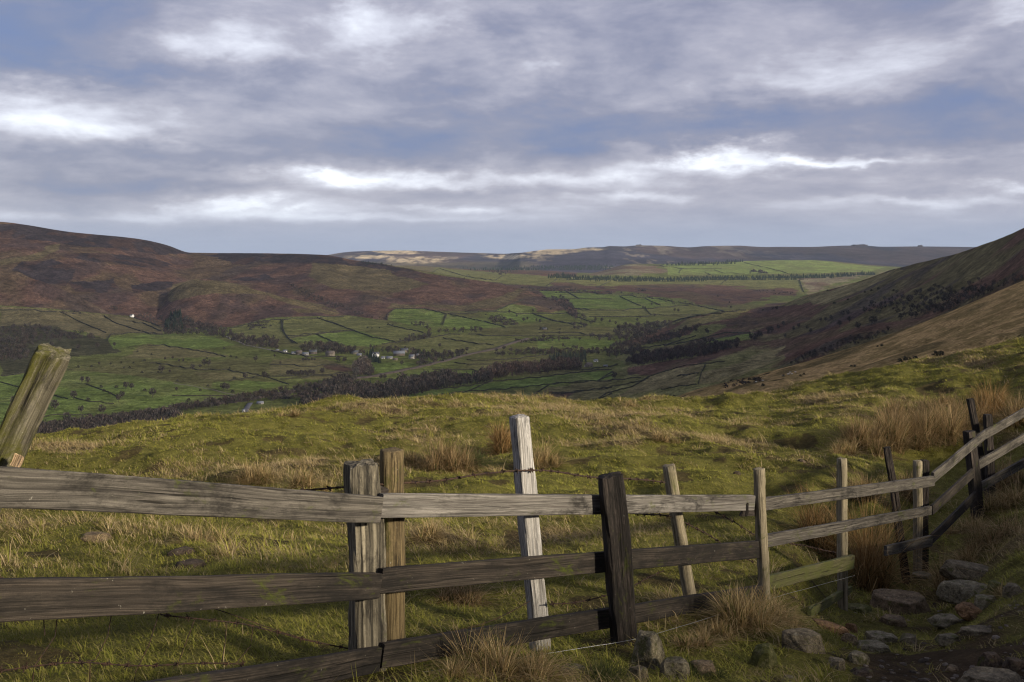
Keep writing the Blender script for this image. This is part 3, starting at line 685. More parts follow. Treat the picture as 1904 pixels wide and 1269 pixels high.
T = [  # px, py(base), height px, width px, n, colour, floppy, label
 (935, 1266, 105, 180, 900, 'straw', .45, 'big straw-coloured grass tussock in front of the bottom rail at the picture foot'),
 (860, 1268, 60, 120, 300, 'straw', .6, 'low straw tussock beside the big one under the bottom rail'),
 (1110, 1268, 60, 130, 350, 'green', .5, 'low greenish tussock left of the lichened boulders'),
 (1375, 1168, 100, 150, 800, 'straw', .4, 'bleached tussock at the foot of the pale round post'),
 (1275, 1200, 50, 100, 350, 'straw', .55, 'straw tussock right of the black post and its boulder'),
 (1460, 1165, 60, 110, 320, 'straw', .6, 'low pale tussock between the round post and the stones'),
 (1300, 1262, 40, 110, 300, 'green', .6, 'low green tussock growing among the front boulders'),
 (1625, 1095, 190, 120, 520, 'rust', .14, 'tall upright rust-coloured rushes standing through the fence near the short lower rail'),
 (1530, 1030, 120, 110, 500, 'rust', .12, 'rust-coloured rushes behind the fence left of its fifth post'),
 (1752, 1095, 100, 40, 60, 'rush', .2, 'thin rush clump between the corner of the fence and the big flat boulder'),
 (1700, 832, 88, 160, 1500, 'rush', .12, 'broad clump of brown rushes beyond the corner of the fence'),
 (1620, 842, 68, 120, 900, 'rush', .2, 'brown rush clump on the green bank left of the broad one'),
 (1765, 815, 75, 110, 900, 'rush', .15, 'brown rush clump behind the leaning thin post'),
 (1850, 775, 80, 110, 900, 'rust', .15, 'dark based rush clump above the rail at the picture edge'),
 (1665, 838, 74, 110, 800, 'rush', .2, 'brown rush clump between the two broader ones on the green bank'),
 (1735, 822, 84, 110, 1000, 'rush', .15, 'tall straw-tipped rush clump just right of the broad one'),
 (1690, 790, 50, 130, 800, 'rush', .25, 'rush clump standing behind the broad clump on the bank'),
 (1800, 790, 60, 90, 700, 'rush', .2, 'rush clump right behind the thin stake above the rails'),
 (1580, 850, 40, 80, 420, 'straw', .4, 'low straw tuft at the left end of the rush bank'),
 (1895, 790, 70, 90, 700, 'rush', .2, 'rush clump cut by the picture edge above the rails'),
 (1860, 945, 60, 110, 500, 'straw', .5, 'straw grass clump under the lowest uphill rail'),
 (1820, 1040, 45, 110, 420, 'straw', .6, 'matted straw tuft above the long grey slab'),
 (1440, 1150, 60, 90, 350, 'straw', .5, 'straw tuft leaning against the foot of the pale round post'),
 (1335, 1185, 50, 90, 350, 'straw', .6, 'straw tuft between the black post and the bleached tussock'),
 (1010, 1266, 70, 110, 380, 'straw', .6, 'straw tuft under the white post at the picture foot'),
 (1745, 760, 40, 90, 450, 'rush', .3, 'small rush clump higher up the bank'),
 (830, 875, 68, 110, 1100, 'rush', .25, 'brown rush clump on the mound left of the white post'),
 (930, 845, 70, 55, 500, 'rust', .2, 'narrow upright rush clump just behind the white post'),
 (1010, 870, 55, 80, 600, 'straw', .45, 'pale arching tussock right of the white post'),
 (880, 868, 45, 80, 500, 'green', .4, 'dark green rush clump between two brown ones'),
 (770, 868, 38, 70, 400, 'straw', .45, 'small straw tussock above the brown round post'),
 (470, 900, 45, 100, 520, 'straw', .5, 'straw tussock above the long top rail'),
 (575, 905, 40, 90, 450, 'straw', .5, 'thin straw tussock left of the double posts'),
 (380, 1010, 50, 110, 400, 'straw', .7, 'floppy straw tussock below the long top rail'),
 (790, 1000, 45, 110, 420, 'straw', .7, 'floppy straw tussock seen between top and middle rails right of the double posts'),
 (860, 1120, 60, 140, 420, 'rush', .7, 'dark straw tussock between the middle and bottom rails'),
 (1850, 1010, 60, 150, 520, 'rush', .6, 'rough brown grass clump beside the path right of the fence'),
 (1880, 900, 60, 120, 500, 'rush', .5, 'rough grass clump below the far rails at the picture edge'),
 (1800, 990, 50, 90, 380, 'straw', .6, 'straw grass clump below the dark post of the far fence bay'),
 (1865, 1110, 30, 70, 260, 'straw', .6, 'small pale tuft beside the orange stone'),
 (1600, 925, 55, 110, 500, 'rush', .4, 'rush clump behind the top rail left of the leaning dark stake'),
 (1690, 930, 60, 90, 450, 'rush', .35, 'rush clump between the leaning dark stake and the corner post'),
 (1240, 820, 22, 90, 350, 'straw', .6, 'pale tussock on the bleached band of the mound'),
 (1120, 790, 22, 90, 350, 'straw', .6, 'pale tussock high on the bleached band of the mound'),
 (540, 775, 22, 50, 220, 'straw', .6, 'small tussock on the skyline of the mound above the long rail'),
 (1160, 760, 20, 60, 220, 'straw', .6, 'small tussock on the skyline of the mound near its middle'),
]
for i, (px, py, h, w, n, c, fl, lab) in enumerate(T):
    tussock('rush_clump' if c in ('rush', 'rust') else 'grass_tussock', px, py, h, w, n, lab, 'rushes' if c in ('rush', 'rust') else 'tussock', 'grass tussocks and rush clumps on the near ground', c, fl)

# ------------------------------------------------------------------ timber
W_TOP = mat_wood('weathered_rail', (.185, .172, .152), (.055, .048, .042), stain=.28, moss=.10)
W_TOPL = mat_wood('weathered_rail_dark', (.12, .108, .09), (.034, .03, .026), stain=.42, moss=.12)
W_MID = mat_wood('dark_rail', (.058, .047, .037), (.016, .014, .012), stain=.55, moss=.15)
W_GRN = mat_wood('algae_rail', (.13, .12, .06), (.06, .055, .03), stain=.3, moss=.8, mosscol=(.11, .12, .035))
W_BLK = mat_wood('tarred_post', (.075, .06, .05), (.018, .015, .013), stain=.75, moss=.05)
W_BLK2 = mat_wood('flaking_tarred_post', (.24, .21, .15), (.02, .018, .015), stain=.5, moss=.12, grain=.55)
W_BRN = mat_wood('brown_round_post', (.19, .145, .075), (.07, .05, .025), stain=.4, moss=.25)
W_WHT = mat_wood('bleached_post', (.40, .385, .36), (.19, .175, .155), stain=.3, moss=0)
W_PALE = mat_wood('pale_round_post', (.28, .24, .165), (.12, .10, .06), stain=.2, moss=.2)
W_MOSS = mat_wood('mossy_post', (.20, .18, .13), (.06, .052, .035), stain=.45, moss=.72, mosscol=(.085, .085, .012), grain=.6)
EZ = Vector((0, 0, 1))
def beam(name, A, B, w, t, mat, parent=None, rnd=False, yaw=0.0, w2=None, rings=28, rough=.003, cut=0.0, dome=0.0, seed=1, sag=0.0):
    """timber from A to B; local z runs along the grain, x is the width, y the thickness towards the viewer"""
    z = (B - A); L = z.length; z.normalize()
    if abs(z.z) > .5: xd = Vector((1, 0, 0)); xd = (xd - z * xd.dot(z)).normalized()
    else:
        xd = EZ - z * EZ.dot(z); xd.normalize()
    yd = z.cross(xd); R = Matrix((xd, yd, z)).transposed().to_4x4() @ Matrix.Rotation(yaw, 4, 'Z')
    if rnd:
        k = 22; th = np.linspace(0, 2 * np.pi, k, endpoint=False); cx = np.cos(th); cy = np.sin(th) * (t / w)
    else:
        e = 5; s = np.linspace(-1, 1, e * 2 + 1)[1:-1]; b = 1 - min(.12, .006 / w * 2); bt = t / w
        top = [(v, bt) for v in s * b]; c = .97
        pts = [(v * .93, bt) for v in np.linspace(-1, 1, 9)] + [(1, v * bt * .8) for v in np.linspace(1, -1, 4)] + \
              [(v * .93, -bt) for v in np.linspace(1, -1, 9)] + [(-1, v * bt * .8) for v in np.linspace(-1, 1, 4)]
        cx = np.array([p[0] for p in pts]); cy = np.array([p[1] for p in pts]); k = len(pts)
    zs = np.linspace(0, 1, rings)
    V = []
    for i, q in enumerate(zs):
        hw = .5 * (w + ((w2 or w) - w) * q)
        ends = 1.0
        if i in (0, rings - 1): ends = .965
        nx = 1 + 0 * cx
        n1 = (fbm(cx * 3 + seed * 3.1, q * L * 2.5 + cy * 3 + seed, 3, seed) - .5) * rough * 7
        n2 = (fbm(np.arange(k) * .9 + seed, q * L * 7 + 0 * cx, 2, seed + 3) - .5) * rough * 3
        x = cx * hw * ends + np.sign(cx) * 0 + cx * (n1 + n2); y = cy * hw * ends + cy * (n1 * .5 + n2)
        zz = q * L + 0 * cx
        if i >= rings - 2:
            zz = zz + cut * cx * w * .5 * (1 if i == rings - 1 else .7) + (fbm(cx * 4, cy * 4 + 7, 2, seed) - .5) * rough * 4
        wob = math.sin(q * math.pi) * sag + (float(vnoise(q * 3 + seed, seed * 1.7)) - .5) * rough * 4
        V.append(np.stack([x + (wob if not rnd else wob * .5), y, zz], 1))
    # end caps: inset ring and centre
    last = V[-1]; first = V[0]
    cap = last.copy(); c0 = last.mean(0); cap = c0 + (last - c0) * .72; cap[:, 2] += dome * .5
    V.append(cap); ctr = np.array([[c0[0], c0[1], c0[2] + dome]]); bc = np.array([first.mean(0)])
    nv = len(V) * k; V = np.concatenate(V + [ctr, bc])
    fs = []
    for i in range(rings):
        a = np.arange(k) + i * k; b2 = (np.arange(k) + 1) % k + i * k
        fs.append(np.stack([a, b2, b2 + k, a + k], 1))
    a = np.arange(k) + rings * k; b2 = (np.arange(k) + 1) % k + rings * k
    tri = [np.stack([a, b2, np.full(k, nv)], 1)]
    a = np.arange(k); b2 = (np.arange(k) + 1) % k; tri.append(np.stack([b2, a, np.full(k, nv + 1)], 1))
    quads = np.concatenate(fs)
    me = mesh_np(name, V, [quads, np.concatenate(tri)], smooth=rnd)
    if not rnd: me.polygons.foreach_set('use_smooth', np.zeros(len(me.polygons), bool))
    M = Matrix.Translation(A) @ R
    if parent is not None: M = Matrix.Translation(-parent.location) @ M
    return obj(name, me, mat, parent, M)
def post(name, tx, ty, bx, by, d, wpx, mat, parent=None, rnd=True, yaw=0, db=0.0, **k):
    """top and foot of a post as surveyed; driven on into the ground"""
    T_ = W(tx, ty, d); B_ = W(bx, by, d - db)
    g = float(gz(B_.x, B_.y)); ax = (T_ - B_).normalized()
    if B_.z > g: B_ = B_ - ax * ((B_.z - g) / max(ax.z, .2))
    B_ = B_ - ax * .22
    w = wpx * d / F
    return beam(name, B_, T_, w, w * k.pop('tr', 1.0), mat, parent, rnd, yaw, **k)

fence = empty('post_and_rail_fence', W(676, 1262, 4.55))
tag(fence, 'weathered three-rail wooden fence running along the near ground and turning uphill at a corner', 'fence')
post('post', 674, 862, 682, 1275, 4.56, 57, W_BLK2, fence, rnd=False, yaw=.5, rough=.005, seed=3, dome=.012, tr=.9)['label'] = 'thick squared post with flaking black and pale surface'
post('post', 1135, 884, 1163, 1200, 5.76, 42, W_BLK, fence, rnd=False, yaw=.12, rough=.004, seed=5, dome=.01, cut=.1, tr=.8)['label'] = 'black tarred post leaning in front of the rails'
post('post', 1410, 872, 1422, 1118, 7.42, 20.5, W_PALE, fence, seed=6, dome=.004, w2=.088)['label'] = 'pale round post in front of the rails'
post('post', 1565, 853, 1567, 1110, 9.55, 19, W_PALE, fence, seed=7, dome=.004)['label'] = 'pale round post behind the rails'
post('post', 1706, 857, 1706, 1010, 11.7, 16.5, W_PALE, fence, seed=8, dome=.004)['label'] = 'pale round post beside the corner'
post('post', 1720, 856, 1719, 1012, 11.75, 12, W_BLK, fence, rnd=False, seed=9)['label'] = 'dark squared corner post'
post('post', 1802, 802, 1816, 945, 13.9, 17, W_BLK, fence, rnd=False, seed=10, yaw=.3)['label'] = 'dark squared post in front of the uphill rails'
post('post', 1836, 771, 1840, 885, 14.7, 13, W_BLK, fence, rnd=False, seed=11)['label'] = 'dark squared post behind the uphill rails'
post('post', -150, 830, -150, 1440, 2.55, 80, W_BLK2, fence, rnd=False, seed=12)
post('post', 1915, 735, 1918, 860, 15.6, 14, W_BLK, fence, rnd=False, seed=13)
def rail(x0, t0, b0, d0, x1, t1, b1, d1, mat, seed, label=None, thick=.034, **k):
    A = W(x0, (t0 + b0) / 2, d0); B = W(x1, (t1 + b1) / 2, d1)
    w0 = (b0 - t0) * d0 / F; w1 = (b1 - t1) * d1 / F
    o = beam('rail', A, B, w0, thick, mat, fence, w2=w1, rings=60, seed=seed, rough=.0008, **k)
    if label: o['label'] = label
    return o
DL = 2.62
rail(-120, 858, 937, DL, 704, 924, 973, 4.48, W_TOPL, 21, 'long grey top rail of the nearest bay', thick=.036)
rail(-120, 1081, 1163, DL, 703, 1066, 1113, 4.48, W_MID, 22, 'dark brown middle rail of the nearest bay')
rail(-120, 1332, 1418, DL, 703, 1203, 1248, 4.48, W_MID, 23)
rail(706, 918, 963, 4.50, 1400, 921, 949, 7.35, W_TOP, 24, 'pale grey top rail of the second bay', sag=-.004)
rail(705, 1057, 1103, 4.50, 1415, 1005, 1036, 7.45, W_MID, 25)
rail(708, 1196, 1242, 4.50, 1424, 1087, 1115, 7.45, W_MID, 26)
rail(1414, 927, 950, 7.62, 1735, 885, 904, 11.55, W_TOPL, 27)
rail(1414, 996, 1020, 7.62, 1730, 941, 957, 11.5, W_TOPL, 28)
rail(1414, 1075, 1101, 7.62, 1585, 1032, 1057, 9.45, W_GRN, 29, 'short green algae-covered bottom rail')
rail(1646, 1016, 1034, 10.3, 1731, 995, 1015, 11.5, W_TOPL, 30)
rail(1734, 879, 899, 11.6, 1830, 800, 817, 14.4, W_TOPL, 31)
rail(1732, 940, 958, 11.55, 1815, 865, 882, 14.1, W_MID, 32)
rail(1732, 994, 1012, 11.55, 1822, 905, 922, 14.15, W_MID, 33)
rail(1826, 803, 820, 14.45, 2010, 700, 716, 16.8, W_TOPL, 34)
rail(1816, 858, 875, 14.15, 2010, 745, 761, 16.8, W_TOPL, 35)
rail(1822, 898, 915, 14.2, 2010, 795, 811, 16.8, W_TOPL, 36)
beam('bracket', W(1384, 960, 7.24), W(1384, 936, 7.24), .052, .03, W_BLK, fence, seed=40, rings=8)
beam('splice_block', W(1384, 946, 7.33), W(1416, 944, 7.5), .10, .03, W_BLK, fence, seed=41, rings=8)
beam('splice_block', W(695, 925, 4.56), W(716, 922, 4.60), .085, .05, W_BLK, fence, seed=42, rings=8)

for nx_, ny_, nd_ in ((688, 941, 4.45), (690, 959, 4.45), (716, 932, 4.52), (718, 950, 4.52), (688, 1082, 4.45), (692, 1100, 4.45), (718, 1072, 4.52), (716, 1090, 4.52), (690, 1218, 4.45), (716, 1212, 4.52), (1562, 914, 9.28), (1566, 921, 9.28), (1566, 975, 9.3), (1706, 896, 11.25), (1722, 950, 11.4)):
    nv_, nf_ = ico(1); no_ = obj('nail', mesh_np('nail', nv_ * np.array([.0042, .003, .0042]) * (1 + nd_ / 20), [nf_], smooth=True), W_BLK, fence); no_.location = W(nx_, ny_, nd_ - .005) - fence.location
# old stock fence of leaning posts and slack barbed wire behind the rails
wf = empty('barbed_wire_fence', W(1005, 1230, 5.3))
tag(wf, 'old rusty barbed wire fence on leaning posts just behind the rail fence', 'fence')
post('post', 728, 837, 728, 1272, 4.78, 49, W_BRN, wf, seed=50, dome=.003, w2=.118)['label'] = 'thick brown round post against the squared one'
post('post', 967, 775, 1006, 1232, 5.52, 30, W_WHT, wf, rnd=False, yaw=.45, seed=51, dome=.015, rough=.0025, w2=.092)['label'] = 'tall bleached white post leaning left'
post('post', 1243, 866, 1284, 1118, 6.85, 23, W_PALE, wf, seed=52, dome=.004)['label'] = 'pale round post leaning left'
post('post', 1650, 832, 1674, 1000, 11.3, 12, W_BLK, wf, rnd=False, seed=53)['label'] = 'thin dark stake leaning left'
post('post', 1804, 742, 1822, 840, 15.2, 10, W_BLK, wf, rnd=False, seed=54)['label'] = 'thin dark stake above the uphill rails'
m_, nt_m, _, _ = newmat('rusty_wire')
tcg = nt_m.nodes.new('ShaderNodeNewGeometry')
finish(nt_m, ramp(nt_m, noise(nt_m, tcg.outputs['Position'], 60, 3), [(.35, (.014, .010, .008)), (.65, (.055, .028, .016))]), rough=.8, spec=.3)
m2_, nt_m2, _, _ = newmat('galvanised_wire'); finish(nt_m2, (.42, .42, .40), rough=.4, spec=.5); nt_m2.nodes['Principled BSDF'].inputs['Metallic'].default_value = .7
def tube(P, r, k=5):
    P = np.array([tuple(p) for p in P]); n = len(P); tn = np.gradient(P, axis=0); tn /= np.linalg.norm(tn, axis=1)[:, None]
    up = np.tile(np.array([.13, .2, .97]), (n, 1)); a = np.cross(tn, up); a /= np.linalg.norm(a, axis=1)[:, None] + 1e-9; b = np.cross(tn, a)
    th = np.linspace(0, 2 * np.pi, k, endpoint=False)
    V = (P[:, None] + r * (a[:, None] * np.cos(th)[None, :, None] + b[:, None] * np.sin(th)[None, :, None])).reshape(-1, 3)
    i = np.arange(n - 1)[:, None] * k; j = np.arange(k)[None, :]
    f = np.stack([i + j, i + (j + 1) % k, i + k + (j + 1) % k, i + k + j], -1).reshape(-1, 4)
    return V, f
def wire(pts, r, mat, parent, barb=0.0, name='wire', wob=.004):
    P = [W(*p) for p in pts]; S = []
    for a, b in zip(P[:-1], P[1:]):
        n = max(2, int((b - a).length / .02))
        for i in range(n): S.append(a.lerp(b, i / n))
    S.append(P[-1])
    S = np.array([tuple(p) for p in S]); n = len(S); kk = 9
    if n > 30:
        pad = np.pad(S, ((kk, kk), (0, 0)), 'edge'); S = np.stack([np.convolve(pad[:, c], np.ones(2 * kk + 1) / (2 * kk + 1), 'valid') for c in range(3)], 1)
    s = np.arange(len(S)) * .02
    S[:, 2] += (vnoise(s * 3, s * 0 + pts[0][0]) - .5) * wob * 3; S[:, 1] += (vnoise(s * 3, s * 0 + 5 + pts[0][1]) - .5) * wob * 3
    Vs, Fs, off = [], [], 0
    if barb:
        for ph in (0, math.pi):
            Q = S.copy(); Q[:, 2] += np.cos(s * 90 + ph) * r * .9; Q[:, 1] += np.sin(s * 90 + ph) * r * .9
            v, f = tube(Q, r); Vs.append(v); Fs.append(f + off); off += len(v)
        for q in np.arange(barb * .5, s[-1], barb):
            i = int(q / .02); c = S[i]
            for t in range(3):
                dv = rng.normal(0, 1, 3); dv /= np.linalg.norm(dv)
                v, f = tube([c - dv * .017, c, c + dv * .017], r * .9, 4); Vs.append(v); Fs.append(f + off); off += len(v)
            for o_ in (-.006, 0, .006):
                v, f = tube([c + np.array([o_, -.004, -.005]), c + np.array([o_, 0, .006]), c + np.array([o_, .004, -.005])], r * 1.2, 4); Vs.append(v); Fs.append(f + off); off += len(v)
    else:
        v, f = tube(S, r); Vs, Fs = [v], [f]
    V = np.concatenate(Vs) - np.array(parent.location)
    return obj(name, mesh_np(name, V, [np.concatenate(Fs)], smooth=True), mat, parent)
RW, GW = MATS['rusty_wire'], MATS['galvanised_wire']
wire([(450, 922, 4.5), (560, 913, 4.65), (645, 905, 4.72), (728, 900, 4.70), (790, 895, 4.9), (860, 887, 5.1), (910, 878, 5.3), (960, 876, 5.42), (988, 872, 5.42), (1060, 881, 5.9), (1120, 889, 6.1), (1180, 892, 6.4), (1243, 897, 6.78)], .0032, RW, wf, barb=.11, name='barbed_wire')
wire([(1165, 954, 6.2), (1245, 958, 6.85), (1275, 970, 6.9), (1340, 1010, 7.4), (1405, 1048, 7.8)], .0030, RW, wf, barb=.13, name='barbed_wire')
wire([(1322, 948, 7.3), (1360, 968, 7.5), (1402, 995, 7.7), (1560, 1030, 9.8)], .0030, RW, wf, barb=.13, name='barbed_wire')
wire([(1015, 1125, 5.4), (1080, 1120, 5.8), (1140, 1105, 6.0), (1240, 1060, 6.7)], .0022, RW, wf, barb=.15, name='barbed_wire')
wire([(760, 1190, 4.8), (830, 1176, 5.0), (900, 1165, 5.2), (1000, 1110, 5.35)], .0022, RW, wf, name='wire')
dl = lambda x: 3.25 + x / 640 * 1.4
for k_, L_ in enumerate([[(280, 1137), (363, 1151), (424, 1158), (492, 1162), (541, 1185), (639, 1206), (725, 1222)], [(378, 1130), (446, 1147), (530, 1181), (639, 1206)],
           [(-40, 1256), (0, 1249), (64, 1241), (159, 1230), (265, 1236), (378, 1236), (470, 1232)], [(-20, 1068), (25, 1086), (120, 1110), (280, 1137)],
           [(80, 1140), (83, 1180)], [(107, 1140), (102, 1185), (63, 1241), (58, 1290)], [(208, 1140), (200, 1185), (177, 1230), (160, 1232)], [(168, 1230), (167, 1290)],
           [(295, 1138), (276, 1200), (251, 1253), (248, 1280)], [(363, 1151), (340, 1211), (329, 1241)], [(420, 1158), (419, 1190), (412, 1234)], [(471, 1160), (466, 1200), (440, 1232)]]):
    wire([(x, y, dl(x)) for x, y in L_], .0020, RW, wf, barb=.12 if k_ in (0, 2) else 0, name='wire')
wire([(700, 1264, 4.35), (760, 1254, 4.5), (990, 1220, 5.15), (1180, 1190, 5.5), (1290, 1158, 6.2), (1395, 1123, 7.0), (1500, 1095, 7.9), (1592, 1070, 9.2)], .0012, GW, fence, name='wire', wob=.001)

# big mossy post leaning in from the left
lp_base = W(-95, 1160, 3.95)
lp = empty('leaning_post', lp_base); tag(lp, 'thick mossy greenish old post leaning right above the long top rail', 'post')
A_ = W(-222, 1330, 3.95); B_ = W(99, 654, 3.72)
beam('shaft', A_, B_, .138, .13, W_MOSS, lp, rnd=False, yaw=.35, w2=.118, rings=60, rough=.004, cut=.10, dome=.006, seed=61)
beam('splinter', W(26, 868, 3.66), W(36, 847, 3.67), .030, .012, mat_wood('torn_wood', (.36, .26, .16), (.26, .18, .10), stain=0), lp, rings=8, seed=64)
plk = beam('fallen_plank', ground_pt(1505, 1148) + Vector((0, 0, .03)), ground_pt(1582, 1106) + Vector((0, 0, .05)), .07, .03, W_GRN, None, seed=65, rings=24)
tag(plk, 'greenish broken plank lying in the grass under the short rail', 'plank')

# ------------------------------------------------------------------ stones
R_GREY = mat_rock('gritstone', (.17, .14, .09), .5, .25); R_LICH = mat_rock('lichened_gritstone', (.18, .155, .10), .95, .4)
R_MOSS = mat_rock('mossy_gritstone', (.17, .155, .07), .3, .95); R_ORNG = mat_rock('orange_gritstone', (.22, .13, .065), .15, .1); R_DARK = mat_rock('dark_gritstone', (.075, .055, .038), .1, .3)
R_BRN = mat_rock('brown_gritstone', (.17, .125, .075), .5, .25)
ICO = ico(5); ICO3 = ico(3)
def rock(px, pt, pb, wpx, mat, label, seed, ratio=.8, flat=0.6, group=None, tilt=0.0, rot=None):
    r = np.random.default_rng(seed); g = ground_pt(px, pb - 2); d = g.y
    w = wpx * d / F; h = (pb - pt) * d / F
    V = ICO[0].copy()
    # superellipsoid then chisel flat faces
    V = np.sign(V) * np.abs(V)**.72
    for k in range(16):
        nrm = r.normal(0, 1, 3); nrm[2] = abs(nrm[2]) * .5; nrm /= np.linalg.norm(nrm)
        off = r.uniform(.62, .9); dd = V @ nrm - off; V = V - np.where(dd > 0, dd, 0)[:, None] * nrm * .93
    tp = V[:, 2] - flat; V[:, 2] -= np.where(tp > 0, tp, 0) * .85
    n = fbm(V[:, 0] * 1.6 + seed, V[:, 1] * 1.6 + V[:, 2] * 1.3, 4, seed % 13) - .5; n2 = fbm(V[:, 0] * 6 + V[:, 2] * 4, V[:, 1] * 6 - V[:, 2] * 3, 4, seed % 7) - .5
    V = V * (1 + n * .22 + n2 * .10)[:, None]
    V = V / np.abs(V).max(0)
    V[:, 2] = V[:, 2]
    V = V * np.array([w * .5, w * .5 * ratio, h * .72]); V[:, 2] += h * .20
    V[:, 2] += V[:, 0] * tilt
    me = mesh_np('rock', V, [ICO[1]], smooth=True)
    o = obj('boulder' if wpx > 80 else 'stone', me, mat); o.location = g + Vector((0, w * .5 * ratio * .75, -.0)); o.rotation_euler.z = r.uniform(-.25, .25) if rot is None else rot
    tag(o, label, 'boulder' if wpx > 80 else 'stone', group); return o
RK = [(1208, 1170, 1246, 78, R_LICH, 'lichened grey boulder against the foot of the black post', .9, .8, .10),
 (1252, 1222, 1268, 66, R_LICH, 'rounded lichened stone in front of the boulder by the black post', .9, .7, 0),
 (1187, 1240, 1270, 50, R_GREY, 'low brown stone at the picture foot below the black post', .8, .6, 0),
 (1060, 1238, 1262, 62, R_LICH, 'flat pale lichened stone right of the big straw tussock', .8, .4, 0),
 (1312, 1226, 1262, 58, R_BRN, 'low brown stone between the mossy stone and the front boulders', .8, .5, 0),
 (1425, 1200, 1245, 56, R_MOSS, 'rounded green mossy stone among straw tussocks', .9, .8, 0),
 (1500, 1168, 1214, 96, R_GREY, 'dark rounded grey boulder left of the orange slabs', .8, .5, -.12),
 (1552, 1158, 1182, 84, R_ORNG, 'thin tilted orange-brown slab', .5, .35, -.22),
 (1587, 1160, 1180, 27, R_ORNG, 'small upright orange stone right of the tilted slab', .8, .7, -.1),
 (1584, 1180, 1203, 34, R_BRN, 'reddish brown stone below the small orange one', .8, .6, -.2),
 (1685, 1093, 1146, 120, R_BRN, 'large flat-topped boulder lying below the fence corner', .7, .35, 0),
 (1598, 1127, 1143, 66, R_MOSS, 'mossy flat stone left of the large flat-topped boulder', .7, .4, 0),
 (1818, 1036, 1082, 128, R_GREY, 'long grey tilted slab above the lichened block', .6, .30, -.22),
 (1800, 1078, 1118, 96, R_LICH, 'pale lichened block under the long grey slab', .7, .5, 0),
 (1858, 1080, 1110, 44, R_MOSS, 'mossy stone at the right end of the lichened block', .8, .6, 0),
 (1838, 1106, 1130, 48, R_LICH, 'small lichened stone above the orange one', .8, .5, 0),
 (1814, 1126, 1154, 56, R_ORNG, 'bright orange stone at the edge of the dirt path', .8, .5, -.2),
 (1768, 1148, 1168, 66, R_LICH, 'flat pale stone left below the bright orange one', .8, .35, 0),
 (1664, 1146, 1166, 52, R_BRN, 'dark brown stone in front of the large flat-topped boulder', .8, .5, 0),
 (1642, 1178, 1200, 68, R_LICH, 'low pale stone in the turf, left of a pair', .8, .4, 0),
 (1694, 1179, 1202, 38, R_GREY, 'low grey stone in the turf, right of a pair', .8, .5, 0),
 (1628, 1196, 1218, 72, R_LICH, 'white-speckled low stone below the pair', .8, .35, 0),
 (1598, 1213, 1240, 48, R_LICH, 'bright lichened stone at the edge of the dirt', .8, .6, 0),
 (1560, 1226, 1252, 42, R_GREY, 'grey stone left of the bright lichened one', .8, .6, 0),
 (1770, 1182, 1200, 48, R_LICH, 'small pale domed stone left of the path', .8, .5, 0),
 (1828, 1172, 1184, 90, R_GREY, 'thin grey stone edge across the path', .5, .3, 0),
 (1850, 1212, 1246, 50, R_DARK, 'dark wet stone in the dirt path', .9, .6, 0),
 (1894, 1226, 1250, 44, R_DARK, 'dark stone at the edge of the picture in the path', .9, .6, 0),
 (1860, 1250, 1290, 130, R_GREY, 'broad flat grey slab in the path at the bottom corner', .8, .3, 0),
 (1776, 1240, 1252, 30, R_BRN, 'small brown stone in the bare dirt', .8, .5, 0),
 (1472, 1258, 1275, 32, R_LICH, 'small pale stone at the picture foot', .8, .5, 0),
 (1610, 1246, 1262, 46, R_DARK, 'low dark stone at the lower edge of the turf', .8, .4, 0),
 (1720, 1068, 1082, 46, R_LICH, 'pale stone half hidden behind the large flat-topped boulder', .8, .4, 0),
 (1890, 1085, 1110, 40, R_GREY, 'grey stone at the picture edge right of the lichened block', .8, .6, 0),
 (165, 992, 1013, 62, R_BRN, 'brown mossy stone in the field seen under the long top rail', .8, .5, 0),
 (335, 1020, 1036, 54, R_DARK, 'dark flat stone in the field above the middle rail', .8, .35, 0),
 (348, 1044, 1062, 66, R_DARK, 'dark flat stone touching the middle rail', .8, .35, 0),
 (1372, 878, 886, 16, R_DARK, 'tiny black stone on the green mound above the top rail', .8, .5, 0),
 (1491, 855, 862, 17, R_DARK, 'tiny black stone on the mound left of the fifth post', .8, .5, 0)]
for i, (px, pt, pb, w, m, lab, ra, fl, ti) in enumerate(RK):
    rock(px, pt, pb, w, m, lab, 100 + i, ra, fl, 'stones along the path and in the turf', ti)
# loose small pebbles of the path: nobody could count them
def pebbles():
    Vs, Fs, Cs, off = [], [], [], 0; v0, f0 = ico(1)
    for i in range(420):
        px = rng.uniform(1330, 1930); py = rng.uniform(1090, 1285); d = near_d(px, py); x = d * (px - CX) / F
        if rng.random() > dirt(np.array([x]), np.array([d]))[0] * .9: continue
        s = rng.uniform(.006, .022) * (1.6 if rng.random() < .12 else 1)
        v = v0 * (1 + rng.normal(0, .16, v0.shape)) * s * np.array([1.3, 1, .6]); a = rng.uniform(0, 6.28)
        v = np.stack([v[:, 0] * math.cos(a) - v[:, 1] * math.sin(a), v[:, 0] * math.sin(a) + v[:, 1] * math.cos(a), v[:, 2]], 1) + np.array([x, d, float(gz(x, d))])
        Vs.append(v); Fs.append(f0 + off); off += len(v)
        Cs.append(np.tile(np.array((.13, .11, .09)) * rng.uniform(.5, 1.7), (len(v), 1)))
    tag(obj('gravel', mesh_np('gravel', np.concatenate(Vs), [np.concatenate(Fs)], np.concatenate(Cs)), M_ground), 'small loose pebbles scattered over the dirt path', 'gravel', kind='stuff')
pebbles()

